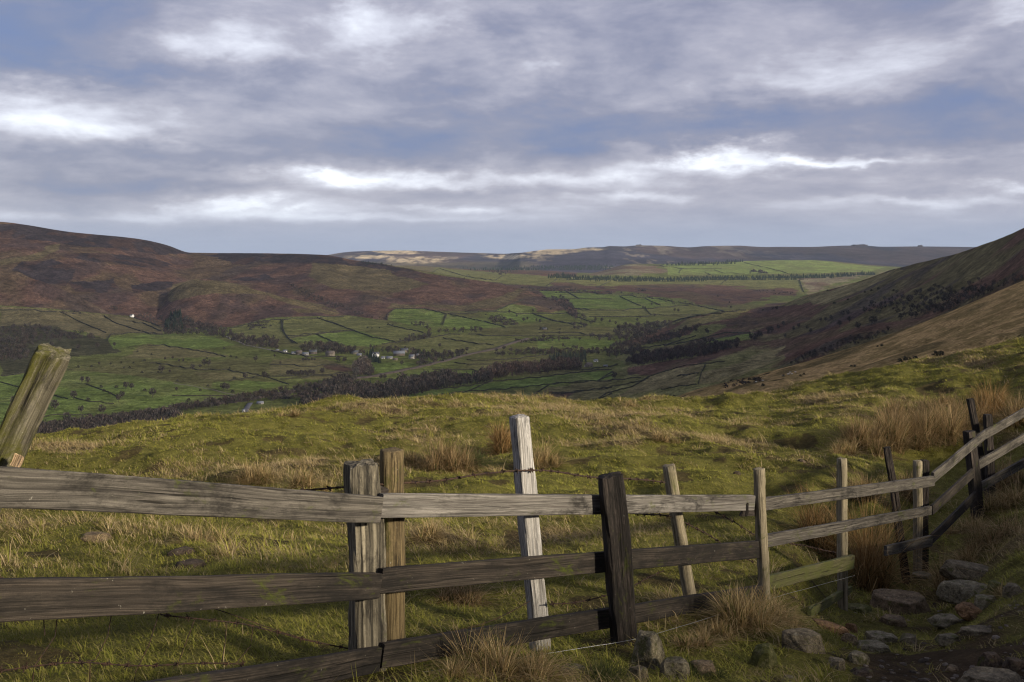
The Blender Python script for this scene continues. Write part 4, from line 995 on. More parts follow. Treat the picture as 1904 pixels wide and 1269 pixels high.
# ------------------------------------------------------------------ far trees
def tmpl_bare(nq=70, seed=1, spread=.34):
    r = np.random.default_rng(seed); V, Q, C = [], [], []
    def quad(p, a, b):
        i = len(V); V.extend([p - a - b, p + a - b, p + a * .5 + b, p - a * .5 + b]); Q.append([i, i + 1, i + 2, i + 3])
    for k in range(nq):
        u = r.normal(0, 1, 3); u /= np.linalg.norm(u); rr = r.uniform(.25, 1)**.6
        p = np.array([u[0] * spread * rr, u[1] * spread * rr, .62 + u[2] * .36 * rr])
        a = r.normal(0, 1, 3); a *= .045 / np.linalg.norm(a); b = np.array([u[0] * .5, u[1] * .5, .8]); b *= .08 / np.linalg.norm(b)
        quad(p, a, b); C.append(r.uniform(.45, 1.7))
    return np.array(V), np.array(Q), np.repeat(np.array(C), 4)
def tmpl_trunk():
    V, Q = [], []
    def seg(p, q, r0, r1):
        i = len(V); p = np.array(p); q = np.array(q)
        for c, r in ((p, r0), (q, r1)):
            for k in range(4): V.append(c + np.array([math.cos(k * 1.571), math.sin(k * 1.571), 0]) * r)
        for k in range(4): Q.append([i + k, i + (k + 1) % 4, i + 4 + (k + 1) % 4, i + 4 + k])
    seg((0, 0, -.08), (0.01, 0, .35), .03, .02); seg((.01, 0, .33), (.12, .05, .7), .016, .006); seg((.01, 0, .33), (-.1, .08, .75), .016, .006)
    seg((.01, 0, .3), (.02, -.1, .8), .016, .006); seg((0, 0, .25), (-.16, -.06, .58), .012, .004); seg((0, 0, .28), (.18, -.06, .6), .012, .004)
    return np.array(V), np.array(Q), np.ones(len(V))
def tmpl_conifer(seed=1):
    r = np.random.default_rng(seed); V, Q, C = [], [], []
    for L in range(9):
        z = .08 + L * .1; rad = .20 * (1 - L / 9.6)
        for k in range(8):
            a = k * .785 + r.uniform(-.3, .3); rr = rad * r.uniform(.75, 1.15); i = len(V)
            t = np.array([math.cos(a), math.sin(a), 0]); s = np.array([-t[1], t[0], 0]) * rad * .42
            V += [np.array([0, 0, z + .13]) , t * rr + s + np.array([0, 0, z]), t * rr * 1.1 + np.array([0, 0, z - .03]), t * rr - s + np.array([0, 0, z])]
            Q.append([i, i + 1, i + 2, i + 3]); C.append(r.uniform(.7, 1.3))
    return np.array(V), np.array(Q), np.repeat(np.array(C), 4)
def tmpl_bush(nq=46, seed=4):
    r = np.random.default_rng(seed); V, Q, C = [], [], []
    for k in range(nq):
        u = r.normal(0, 1, 3); u[2] = abs(u[2]); u /= np.linalg.norm(u); p = u * np.array([.55, .5, .7]) * r.uniform(.45, 1) + np.array([0, 0, .05])
        a = r.normal(0, 1, 3); a *= .13 / np.linalg.norm(a); b = r.normal(0, 1, 3); b *= .13 / np.linalg.norm(b); i = len(V)
        V += [p - a, p - b, p + a, p + b]; Q.append([i, i + 1, i + 2, i + 3]); C.append(r.uniform(.6, 1.4))
    return np.array(V), np.array(Q), np.repeat(np.array(C), 4)
TB = [tmpl_bare(60, s) for s in (1, 2, 3)]; TT = tmpl_trunk(); TC = [tmpl_conifer(s) for s in (1, 2)]; TU = [tmpl_bush(34, s) for s in (4, 5)]
BARE = np.array((.056, .048, .042)); CONI = np.array((.020, .030, .020)); BUSH = np.array((.050, .050, .032))
def scatter(name, P, H, kinds, cols, label, cat='woodland'):
    Vs, Qs, Cs, off = [], [], [], 0
    for p, h, kd, c in zip(P, H, kinds, cols):
        sets = {'bare': [TB[rng.integers(3)], TT], 'conifer': [TC[rng.integers(2)]], 'bush': [TU[rng.integers(2)]]}[kd]
        a = rng.uniform(0, 6.28); ca, sa = math.cos(a), math.sin(a); wx = rng.uniform(.85, 1.25)
        for (v, q, k) in sets:
            x = v[:, 0] * wx; y = v[:, 1] * wx
            Vs.append(np.stack([x * ca - y * sa, x * sa + y * ca, v[:, 2]], 1) * h + np.array([p[0], p[1], p[2] - h * .04])); Qs.append(q + off); off += len(v)
            Cs.append(k[:, None] * c[None, :])
    if not Vs: return
    tag(obj(name, mesh_np(name, np.concatenate(Vs), [np.concatenate(Qs)], np.concatenate(Cs)), M_twig), label, cat, kind='stuff')
WOODS = [  # polygon, kind, height (m), spacing factor, colour, label
 (C1([(0, 650), (120, 632), (230, 640), (300, 670), (480, 680), (500, 700), (300, 712), (200, 712), (150, 760), (150, 812), (0, 822), (-300, 822), (-300, 650)]), 'bare', 13, 1, BARE, 'dark bare wood on the far left slope behind the leaning post'),
 (C1([(860, 610), (930, 580), (1000, 608), (1100, 632), (1190, 660), (1250, 690), (1350, 700), (1450, 705), (1460, 755), (1300, 742), (1190, 702), (1030, 678), (900, 684), (855, 670)]), 'bare', 16, .8, BARE, 'bare brown wood in the fold below the bracken knoll'),
 (C1([(900, 570), (950, 570), (960, 660), (880, 665), (860, 640)]), 'conifer', 26, .5, CONI, 'tall dark conifers standing in the bare wood below the knoll'),
 (C1([(700, 575), (760, 570), (860, 595), (850, 640), (780, 610)]), 'bare', 12, 1.5, BARE * 1.2, 'thin bare trees right of the white hillside cottage'),
 (C1([(300, 552), (380, 552), (460, 562), (450, 572), (320, 566)]), 'bush', 7, .9, BARE, 'dark scrub line on the upper pasture wall'),
 (C1([(560, 545), (600, 520), (640, 545), (620, 560)]), 'bare', 10, 1.5, BARE, 'small dark scrub patch on the bracken slope left of the cottage'),
 (C1([(1530, 430), (1620, 460), (1700, 500), (1805, 530), (1805, 560), (1700, 530), (1600, 490)]), 'bare', 9, 1.3, BARE, 'scrub in the gully behind the bracken knoll'),
 (C2([(120, 310), (250, 370), (380, 420), (520, 490), (640, 515), (560, 510), (420, 465), (240, 395), (100, 340)]), 'bare', 9, 1.2, BARE, 'line of bare trees down the gully right of the bracken knoll'),
 (C1([(1300, 620), (1400, 612), (1430, 635), (1360, 650), (1290, 650)]), 'bush', 9, .8, BARE, 'dark copse in the field left of the tree-lined gully'),
 (C1([(190, 1170), (500, 1130), (900, 1075), (1200, 1022), (1300, 1000), (1500, 977), (1700, 932), (1830, 905), (1830, 935), (1500, 1000), (1280, 1038), (900, 1092), (500, 1150), (200, 1200)]), 'bare', 9, .8, BARE * 1.05, 'dark lineside scrub along the railway across the valley floor'),
 (C1([(180, 1185), (420, 1160), (700, 1120), (910, 1100), (960, 1150), (800, 1190), (700, 1230), (200, 1230), (150, 1230)]), 'bare', 15, .9, BARE * .95, 'dark bare wood at the foot of the valley behind the left of the mound'),
 (C2([(300, 905), (340, 862), (480, 850), (470, 895), (640, 905), (720, 860), (870, 830), (980, 820), (1080, 840), (1160, 840), (1240, 835), (1230, 858), (900, 912), (700, 955), (560, 978), (400, 1000), (200, 1005), (180, 960), (320, 960), (290, 910)]), 'bare', 18, .75, BARE, 'long bare riverside wood winding along the valley floor'),
 (C2([(500, 900), (560, 900), (640, 935), (620, 960), (520, 950)]), 'conifer', 16, 1.1, CONI, 'few dark conifers inside the riverside wood'),
 (C2([(1160, 830), (1200, 792), (1400, 772), (1620, 755), (1720, 750), (1730, 790), (1560, 810), (1300, 835), (1170, 850)]), 'bare', 17, .7, BARE * 1.1 + np.array((.012, .002, 0)), 'reddish brown larch plantation strip above the lower fields'),
 (C2([(1545, 722), (1640, 712), (1750, 706), (1760, 752), (1545, 752)]), 'conifer', 17, .6, CONI + BARE * .3, 'square dark plantation block left of the farm track'),
 (C2([(160, 668), (260, 650), (380, 660), (520, 690), (560, 690), (540, 712), (300, 700), (180, 700)]), 'bare', 14, .8, BARE, 'bare trees behind the left half of the hamlet'),
 (C2([(560, 672), (640, 665), (700, 672), (820, 690), (900, 700), (1000, 700), (1100, 700), (1100, 712), (960, 748), (900, 765), (820, 775), (770, 790), (830, 755), (740, 700), (600, 700)]), 'bare', 13, 1.1, BARE, 'bare trees round the right half of the hamlet'),
 (C2([(540, 715), (580, 700), (600, 735), (620, 755), (560, 757)]), 'conifer', 17, .5, CONI, 'black conifers beside the white gabled house'),
 (C2([(810, 705), (880, 700), (885, 738), (815, 738)]), 'conifer', 13, .5, CONI, 'dark conifer clump at the right end of the hamlet'),
 (C2([(465, 812), (480, 760), (540, 745), (570, 790), (520, 832), (480, 830)]), 'bare', 17, .6, BARE * 1.6, 'pale grey bare trees left below the white gabled house'),
 (C2([(510, 830), (540, 800), (580, 805), (580, 835)]), 'bare', 12, .6, BARE * 1.1, 'purple-brown rounded copse by the railway'),
 (C2([(-10, 945), (100, 920), (290, 880), (300, 900), (170, 945), (0, 965)]), 'bush', 7, .9, BARE * 1.1, 'scrubby railway bank left of the riverside wood'),
 (C2([(165, 985), (200, 950), (300, 975), (330, 1000), (200, 1010)]), 'bare', 12, 1, BARE, 'round bare copse below the railway bank'),
 (C2([(720, 635), (760, 615), (860, 605), (890, 580), (850, 560), (760, 540), (870, 540), (910, 590), (880, 622), (760, 642)]), 'bare', 11, .8, BARE, 'hooked belt of bare trees in the middle fields'),
 (C2([(930, 578), (1070, 572), (1180, 570), (1190, 582), (940, 590)]), 'bare', 11, 1, BARE, 'row of bare round trees along a field wall'),
 (C2([(1210, 505), (1250, 490), (1300, 500), (1390, 525), (1370, 545), (1230, 535)]), 'bush', 10, .6, BARE * 1.15, 'purple scrub island in the bright green fields'),
 (C2([(1540, 392), (1610, 388), (1670, 420), (1690, 468), (1770, 515), (1700, 515), (1650, 480), (1580, 422)]), 'bare', 15, .6, BARE * 1.1, 'bare wood running down the side of the green fields'),
 (C2([(1660, 570), (1780, 535), (1790, 545), (1680, 578)]), 'bare', 11, .9, BARE, 'line of trees climbing out of the valley wood'),
 (C2([(1350, 632), (1600, 610), (1740, 615), (1600, 628), (1380, 645)]), 'bush', 9, .9, BARE, 'dark hedge trees above the bright flat field'),
 (C2([(1250, 705), (1340, 690), (1600, 690), (1900, 680), (1900, 702), (1550, 712), (1260, 718)]), 'bare', 12, .9, BARE, 'belt of valley-bottom trees below the bright flat field'),
 (C2([(1370, 330), (1500, 345), (1700, 348), (1900, 365), (1900, 375), (1600, 362), (1400, 345)]), 'bush', 10, .8, BARE * 1.1, 'hedge trees under the plateau fields'),
 (C3([(520, 735), (560, 700), (640, 688), (760, 680), (960, 665), (940, 690), (820, 745), (700, 790), (560, 790)]), 'bare', 16, .7, BARE, 'dark bare wood in the valley head beside the ridge foot'),
 (C3([(480, 870), (560, 800), (640, 790), (720, 850), (700, 880), (640, 905), (480, 900)]), 'bare', 13, .8, BARE, 'bare trees at the foot of the long ridge'),
 (C3([(60, 868), (200, 835), (340, 865), (460, 875), (340, 890), (60, 890)]), 'bare', 12, 1, BARE, 'bare trees above the square plantation'),
 (C3([(340, 760), (560, 760), (520, 800), (400, 790)]), 'bare', 11, 1.1, BARE, 'bare trees left of the ridge foot wood'),
 (C3([(615, 945), (700, 895), (1000, 855), (1390, 815), (1400, 832), (1150, 900), (900, 935), (700, 960), (620, 962)]), 'bare', 17, .6, BARE + np.array((.012, .002, 0)), 'reddish larch plantation strip on the foot of the right hillside'),
 (C3([(700, 795), (900, 745), (1140, 682), (1100, 730), (900, 795), (720, 825)]), 'bare', 12, .7, BARE, 'dark wood along the shaded flank of the low ridge'),
 (C3([(1060, 825), (1120, 795), (1230, 790), (1220, 805), (1100, 830)]), 'bare', 10, 1, BARE, 'scattered bare trees above the larch strip'),
 (C3([(1290, 1105), (1330, 1065), (1440, 1040), (1560, 1060), (1400, 1108), (1300, 1118)]), 'bush', 2.2, 2, BARE * 1., 'dark gorse patch behind the shoulder of the grassy spur'),
 (C3([(800, 1195), (870, 1165), (1000, 1160), (1000, 1190)]), 'bush', 3.5, 1.5, BARE * 1., 'dark scrub just above the crest of the near mound'),
 (C3([(570, 448), (1050, 530), (1200, 570), (1040, 550), (700, 480), (560, 465)]), 'bush', 9, .9, BARE * 1.1, 'scrub line between the bracken bank and the green fields'),
 (C3([(0, 425), (200, 432), (520, 455), (520, 470), (200, 452), (0, 440)]), 'bare', 10, .8, BARE * 1.1, 'dark tree line above the far green fields'),
 (C3([(70, 345), (160, 325), (300, 350), (860, 362), (1300, 350), (1866, 345), (2340, 320), (2340, 335), (1866, 362), (1300, 370), (860, 380), (400, 374), (70, 352)]), 'conifer', 24, .16, CONI * 1.2, 'long dark conifer shelter belt across the far plateau'),
 (C3([(0, 275), (560, 268), (400, 302), (0, 296)]), 'conifer', 26, .25, CONI * 1.3, 'distant dark conifer forest behind the rounded hill'),
 (C3([(820, 266), (1100, 250), (1480, 238), (1300, 258), (1000, 270)]), 'conifer', 28, .25, CONI * 1.3, 'distant conifer forest above the sunlit fields'),
 (C3([(1450, 320), (1480, 306), (1560, 304), (1620, 325), (1600, 330)]), 'bush', 22, .7, BARE, 'dark copse in the sunlit plateau fields'),
 (C3([(690, 440), (720, 428), (745, 445), (700, 452)]), 'bush', 14, .7, BARE, 'small dark copse on the far bracken bank'),
 (C3([(1480, 440), (1640, 440), (1780, 452), (1770, 468), (1640, 462), (1500, 450)]), 'bush', 10, 1, BARE, 'dark scrub on the far bracken bank near the field corner'),
 (C2([(490, 192), (560, 190), (750, 212), (560, 210)]), 'conifer', 9, .2, CONI * 1.3, 'distant conifer forest showing behind the left hill shoulder'),
 (C2([(1040, 232), (1300, 222), (1900, 215), (1900, 235), (1250, 245)]), 'conifer', 26, .25, CONI * 1.4, 'distant conifer forest below the sunlit moor'),
 (C2([(1210, 262), (1240, 240), (1310, 255), (1315, 272)]), 'bare', 20, .8, BARE, 'dark wood on the plateau edge'),
 (C4([(655, 565), (700, 510), (800, 490), (850, 475), (1000, 445), (1080, 415), (1200, 445), (1400, 430), (1440, 445), (1150, 560), (1020, 592), (900, 600), (820, 560), (760, 580)]), 'bare', 6.5, 2.2, BARE * 1.0, 'dark bare wood across the shaded right hillside'),
 (C4([(1250, 400), (1330, 380), (1420, 410), (1580, 340), (1620, 380), (1450, 440), (1320, 440)]), 'bare', 5, 4, BARE * 1.0, 'dark bare wood high above the grassy spur near the picture edge'),
 (C4([(180, 905), (330, 815), (500, 745), (700, 695), (850, 660), (880, 665), (850, 700), (400, 860), (200, 922)]), 'bare', 5, 1.6, BARE * 1.0, 'dark wooded bank hidden behind the edge of the grassy spur'),
 (C4([(0, 950), (60, 965), (20, 985), (0, 985)]), 'bush', 2.5, 1.5, BARE * 1., 'scrub at the low end of the grassy spur'),
]
for poly, kd, h, sp, colr, lab in WOODS:
    xs = [p[0] for p in poly]; ys = [p[1] for p in poly]
    area = .5 * abs(sum(poly[i][0] * poly[(i + 1) % len(poly)][1] - poly[(i + 1) % len(poly)][0] * poly[i][1] for i in range(len(poly))))
    n = int(min(2600, max(8, area / (11.0 * sp))))
    P, Hh, K, Cc = [], [], [], []; tries = 0
    while len(P) < n and tries < n * 40:
        tries += 1; x = rng.uniform(min(xs), max(xs)); y = rng.uniform(min(ys), max(ys))
        if not inpoly(np.array([x]), np.array([y]), poly)[0]: continue
        # trees stand with their crowns inside the surveyed outline
        p = hit(x, y + 1.5)
        if p is None: continue
        P.append(p); Hh.append(h * rng.uniform(.5, 1.2) * (1 if rng.random() < .8 else .5)); K.append(kd); Cc.append(colr * rng.uniform(.75, 1.3) * np.array((rng.uniform(.9, 1.15), 1, rng.uniform(.9, 1.1))))
    if not P: continue
    Hh = [q * (.8 if (kd == 'bare' and h >= 12) else (.72 if kd == 'conifer' else 1)) for q in Hh]
    md = float(np.median([p.y for p in P])); ok = [i for i, p in enumerate(P) if md * .66 < p.y < md * 1.6]
    scatter('woodland', [P[i] for i in ok], [Hh[i] for i in ok], [K[i] for i in ok], [Cc[i] for i in ok], lab)

# single trees one can tell apart
def proto_tree(kind):
    root = empty({'bare': 'bare_tree', 'conifer': 'conifer', 'bush': 'hawthorn_bush'}[kind])
    if kind == 'bare': cv, cq, cc = tmpl_bare(130, 9, .36); col = BARE
    elif kind == 'conifer': cv, cq, cc = tmpl_conifer(5); col = CONI
    else: cv, cq, cc = tmpl_bush(70, 8); col = BUSH
    obj('crown', mesh_np('crown', cv, [cq], cc[:, None] * col[None, :]), M_twig, root)
    tv, tq, tc_ = TT; s = 1 if kind == 'bare' else (.5 if kind == 'conifer' else .35)
    obj('trunk', mesh_np('trunk', tv * s, [tq], tc_[:, None] * (BARE * .9)[None, :]), M_twig, root)
    return root
PROTO = {}
def tree(kind, px, py, h, label, group):
    p = hit(px, py)
    if p is None: return
    sc = (h * rng.uniform(.9, 1.15), h * rng.uniform(.9, 1.15), h)
    if kind not in PROTO: PROTO[kind] = proto_tree(kind); o = PROTO[kind]; o.location = p; o.scale = sc
    else: o = dup(PROTO[kind], p, rng.uniform(0, 6.28), sc)
    tag(o, label, {'bare': 'tree', 'conifer': 'conifer', 'bush': 'bush'}[kind], group)
g1_ = 'small trees dotted over the green fields at the left'
for s_, kd, h, lab in (
  ([(795, 792), (720, 775), (757, 826), (700, 833), (635, 833), (580, 838), (845, 884), (830, 888), (930, 925), (760, 974), (545, 974), (580, 994), (990, 1024), (460, 1030), (1090, 955), (1050, 974), (1220, 989), (1230, 919), (1240, 809), (1085, 809), (1175, 754), (1085, 830), (410, 855), (480, 848), (650, 862), (745, 885), (680, 862), (1210, 800), (1205, 862), (530, 962), (610, 958)], 'bush', 5.5, 'small dark hawthorn bush dotted in the green fields left of the railway'),
  ([(520, 840), (865, 818), (940, 823), (890, 886), (925, 975), (1050, 855), (1470, 838), (1440, 800), (905, 818), (960, 826)], 'bare', 7, 'small dark round tree standing in the open green fields left of the railway'),
  ([(1010, 865), (1070, 852), (1095, 848), (430, 935), (460, 942), (1285, 915), (535, 1105), (350, 1150), (425, 1095), (285, 1078), (690, 965), (620, 1035), (1170, 978), (1400, 922), (1340, 826), (600, 752), (410, 765), (510, 760), (385, 1018), (800, 1010), (640, 1020), (70, 1055), (270, 745), (660, 968), (1190, 975), (1385, 918), (845, 880)], 'bare', 12, 'larger bare spreading tree among the left-hand green fields'),
  ([(1510, 892), (1530, 890), (1560, 894), (1580, 892), (1600, 894), (1625, 892), (1645, 893), (1690, 885), (1590, 829), (1605, 829), (1620, 829), (1635, 829), (1650, 829), (1780, 822), (1800, 822)], 'bare', 8, 'bare tree in a short row on the wall lines left of the pale-grey copse')):
    for c in C1(s_): tree(kd, c[0], c[1], h * random.uniform(.8, 1.2), lab, g1_)
g2_ = 'small trees dotted over the middle valley fields'
for s_, kd, h, lab in (
  ([(545, 566), (570, 562), (612, 560), (685, 545), (660, 550), (1500, 570), (1520, 576), (1540, 576), (1610, 575), (1200, 495)], 'bush', 6, 'small dark bush along a wall in the middle fields beyond the hamlet'),
  ([(1330, 485), (1370, 503), (1430, 522), (1480, 530), (1500, 534), (1410, 528), (1690, 550), (1800, 535), (1840, 530), (1690, 570), (1560, 470), (1460, 475)], 'bare', 11, 'bare round tree in the fields beside the purple scrub island'),
  ([(945, 670), (1000, 705), (1040, 705), (1075, 705), (1095, 702), (930, 730), (960, 735), (905, 705), (1300, 690), (1700, 775), (1260, 700), (380, 750), (420, 758), (295, 820), (380, 668), (330, 665), (440, 690), (105, 835), (125, 835), (145, 832), (165, 833), (185, 833), (215, 832), (245, 830), (640, 845), (620, 850), (735, 765), (1120, 572), (1140, 572), (1165, 572)], 'bare', 11, 'bare tree among the fields and railway round the hamlet'),
  ([(560, 905), (1375, 780), (1590, 768), (600, 750)], 'conifer', 14, 'single dark conifer poking out of the bare valley trees')):
    for c in C2(s_): tree(kd, c[0], c[1], h * random.uniform(.8, 1.2), lab, g2_)
g3_ = 'trees on the right hillside and valley head'
for s_, kd, h, lab in (
  ([(250, 700), (300, 690), (380, 672), (400, 668), (445, 668), (500, 678), (540, 680), (20, 720), (50, 722), (150, 750), (90, 780), (40, 780), (290, 800), (800, 690), (760, 680), (690, 660), (710, 640), (730, 570), (745, 575), (810, 625), (950, 590), (975, 590), (1340, 575), (860, 800), (1170, 745), (1180, 750), (980, 790), (1250, 500), (790, 550), (820, 555), (1330, 540)], 'bare', 11, 'bare round tree in the fields of the valley head'),
  ([(530, 1060), (1480, 800), (1540, 775), (1600, 745), (1520, 785), (1620, 740)], 'bare', 12, 'dark spreading tree at the edge of the right hillside wood')):
    for c in C3(s_): tree(kd, c[0], c[1], h * random.uniform(.8, 1.2), lab, g3_)
for s_, kd, h, lab in (
  ([(190, 722), (240, 680), (340, 690), (320, 670), (400, 625), (430, 625), (460, 620), (510, 655), (530, 600), (560, 590), (620, 672), (700, 650), (720, 645), (870, 620), (935, 608), (960, 605), (90, 705), (50, 720), (10, 740), (150, 670), (180, 655), (570, 640), (270, 665), (140, 560), (690, 575), (660, 578)], 'bare', 9, 'dark bare tree on the red bracken slopes of the right hillside'),
  ([(850, 452), (830, 448), (740, 440), (700, 450), (660, 455), (440, 450), (120, 555), (60, 560), (480, 525), (560, 500), (1240, 440), (1270, 445), (1280, 435)], 'bush', 5, 'small dark bush high on the open right hillside'),
  ([(600, 892), (580, 893), (735, 780), (760, 768), (900, 858), (930, 855), (960, 855), (1080, 828), (1110, 825), (870, 862), (180, 950), (300, 942), (280, 950), (60, 1010)], 'bush', 1.3, 'low dark gorse bush on the tan grassy spur')):
    for c in C4(s_): tree(kd, c[0], c[1], h * random.uniform(.8, 1.2), lab, g3_)

# ------------------------------------------------------------------ field boundaries
M_hedge = mat_attr('hedge_matter', rough=1)
def boundary(pts, h, w, label, group, name='hedgerow', cat='hedge', colr=(.040, .038, .026), rag=.5):
    S = []
    for a, b in zip(pts[:-1], pts[1:]):
        n = max(1, int(math.hypot(b[0] - a[0], b[1] - a[1]) / 2.0))
        for i in range(n): S.append((a[0] + (b[0] - a[0]) * i / n, a[1] + (b[1] - a[1]) * i / n))
    S.append(pts[-1])
    P = [hit(x, y) for x, y in S]; P = [p for p in P if p is not None]
    if len(P) < 3: return
    P = np.array([tuple(p) for p in P]); n = len(P)
    # drop outliers where the line of sight jumps between slopes
    k = 5
    if n > 8:
        pad = np.pad(P, ((2, 2), (0, 0)), 'edge'); P = np.stack([np.convolve(pad[:, c], np.ones(5) / 5, 'valid') for c in range(3)], 1)
    jump = np.concatenate([[False], np.abs(np.diff(P[:, 1])) > P[1:, 1] * .09])
    # refine along the line so the top is ragged
    t = np.arange(n); tf = np.linspace(0, n - 1, n * 3); P = np.stack([np.interp(tf, t, P[:, c]) for c in range(3)], 1); jf = np.interp(tf, t, jump.astype(float)) > .01; n = len(P)
    tn = np.gradient(P, axis=0)[:, :2]; tn /= np.linalg.norm(tn, axis=1)[:, None] + 1e-9; nn = np.stack([-tn[:, 1], tn[:, 0]], 1)
    fs_ = np.clip(P[:, 1] / 2300, .5, 1.15); H = h * fs_ * (1 - rag * .5 + rag * rng.random(n)); Wd = w * fs_ * rng.uniform(.7, 1.3, n)
    rows = []
    for s, z in ((-.5, -1.5), (-.45, .6), (-.2, 1), (.2, .95), (.45, .6), (.5, -1.5)):
        rows.append(np.stack([P[:, 0] + nn[:, 0] * s * Wd, P[:, 1] + nn[:, 1] * s * Wd, P[:, 2] + np.where(z > 0, z * H, z)], 1))
    V = np.stack(rows, 1).reshape(-1, 3); fc = grid_faces(n, 6); bad = jf[fc // 6].any(1)
    C = np.array(colr)[None, :] * rng.uniform(.6, 1.5, (n, 1)); C = np.repeat(C, 6, 0)
    o = obj(name, mesh_np(name, V, [fc[~bad]], C), M_hedge); tag(o, label, cat, group)
HL1 = [[(310, 560), (440, 625), (560, 675)], [(545, 582), (600, 620), (740, 665), (850, 682)], [(560, 712), (580, 684), (700, 672), (860, 682)], [(660, 610), (760, 625), (850, 668)], [(700, 592), (850, 642)],
 [(1500, 692), (1640, 680), (1805, 660)], [(1475, 602), (1480, 662), (1540, 730)], [(1210, 648), (1340, 617), (1490, 602), (1805, 586)], [(1660, 592), (1805, 640)], [(0, 905), (80, 890), (160, 878)], [(0, 555), (300, 560)],
 [(770, 742), (900, 745), (1080, 775), (1190, 800)], [(900, 1000), (1150, 1000), (1240, 1010)], [(780, 830), (1040, 866), (1200, 870), (1380, 900), (1520, 945)], [(1200, 925), (1360, 900), (1480, 905), (1700, 893), (1805, 885)],
 [(0, 930), (70, 950), (230, 990), (360, 1018)], [(380, 1010), (470, 1035), (600, 1045)], [(440, 940), (560, 980), (620, 1010)], [(1420, 768), (1540, 790), (1640, 800), (1805, 800)], [(60, 1140), (300, 1100), (480, 1105)]]
HL2 = [[(80, 515), (75, 560), (95, 612), (160, 655)], [(100, 620), (250, 600), (470, 578)], [(280, 510), (420, 560), (560, 612), (700, 640)], [(260, 600), (330, 630), (380, 655)],
 [(655, 522), (652, 490), (690, 461), (860, 458), (960, 480), (985, 485)], [(985, 485), (1240, 475), (1340, 430), (1410, 405)], [(985, 485), (960, 550)], [(1000, 487), (1150, 520), (1210, 532), (1310, 560)],
 [(660, 545), (760, 570), (860, 590)], [(1080, 476), (1450, 480), (1640, 480)], [(960, 620), (1080, 640), (1250, 662)], [(1100, 600), (1300, 610), (1600, 606), (1900, 610)],
 [(620, 655), (700, 642), (860, 625), (960, 605), (1060, 598)], [(1090, 738), (1300, 740), (1540, 715)], [(1020, 762), (1290, 772), (1560, 755)], [(900, 792), (1040, 795), (1170, 802)], [(0, 770), (220, 775), (400, 770)], [(60, 850), (260, 832), (460, 840)],
 [(690, 938), (760, 930), (900, 905), (1100, 885), (1240, 860), (1500, 836), (1800, 800), (1900, 795)], [(600, 985), (850, 945), (1100, 915), (1380, 895), (1640, 865), (1900, 855)], [(925, 972), (985, 935)], [(1095, 916), (1180, 880), (1240, 852)],
 [(1440, 947), (1550, 880)], [(1550, 920), (1700, 916), (1900, 895)], [(1800, 966), (1900, 925)], [(1820, 856), (1900, 820)], [(890, 264), (940, 232)], [(940, 232), (1080, 275), (1250, 302), (1300, 270)], [(1080, 290), (1110, 265)],
 [(1530, 335), (1600, 290)], [(1600, 296), (1900, 300)], [(1450, 360), (1600, 362), (1900, 376)], [(1460, 365), (1550, 405), (1900, 406)], [(1640, 360), (1720, 402)], [(1680, 460), (1900, 466)], [(1640, 475), (1780, 532)], [(1450, 480), (1560, 520), (1700, 547)]]
HL3 = [[(200, 455), (290, 506)], [(560, 478), (640, 525), (720, 556)], [(250, 576), (480, 582), (720, 576), (1050, 547)], [(740, 500), (860, 556)], [(570, 480), (760, 496), (1050, 541), (1300, 592)], [(350, 634), (600, 630), (850, 620), (1100, 620), (1280, 602), (1400, 587)],
 [(740, 560), (790, 622)], [(0, 617), (120, 660), (240, 676), (350, 682)], [(400, 425), (500, 385)], [(1270, 402), (1310, 372)], [(1815, 368), (1835, 430), (1860, 482)], [(980, 322), (1000, 292)], [(1160, 317), (1200, 337)], [(1220, 302), (1300, 330), (1440, 332)], [(800, 268), (1000, 292), (1280, 297)], [(1430, 252), (1600, 290), (1740, 327)],
 [(0, 1107), (100, 1096), (450, 1076), (560, 1066), (720, 1050)], [(0, 1152), (80, 1102)], [(410, 1077), (520, 1007)], [(0, 1177), (300, 1150), (600, 1100), (730, 1070), (780, 1040), (880, 1010), (1000, 972), (1170, 952), (1300, 942)],
 [(1110, 1102), (1135, 1012), (1165, 952)], [(400, 1207), (480, 1160), (640, 1120), (770, 1052)], [(850, 1137), (1000, 1107), (1110, 1102)], [(0, 745), (300, 745), (500, 770)], [(700, 850), (900, 820), (1100, 760)], [(870, 830), (1050, 800), (1300, 740), (1480, 740)], [(640, 780), (800, 725), (1000, 640), (1260, 600), (1450, 580)], [(0, 1010), (130, 1000), (330, 1000), (560, 965)], [(960, 1040), (1120, 1020)]]
for L_, Tf, lab, grp in ((HL1, C1, 'thin dark hedge or wall line between the pastures on the left of the valley', 'field boundaries on the left'),
                         (HL2, C2, 'thin dark hedge or wall line between green fields round the hamlet', 'field boundaries in the valley middle'),
                         (HL3, C3, 'thin dark hedge or wall line dividing fields at the valley head', 'field boundaries at the valley head')):
    for pts in L_:
        q = Tf(pts); boundary(q, 2.2, 1.8, lab, grp)
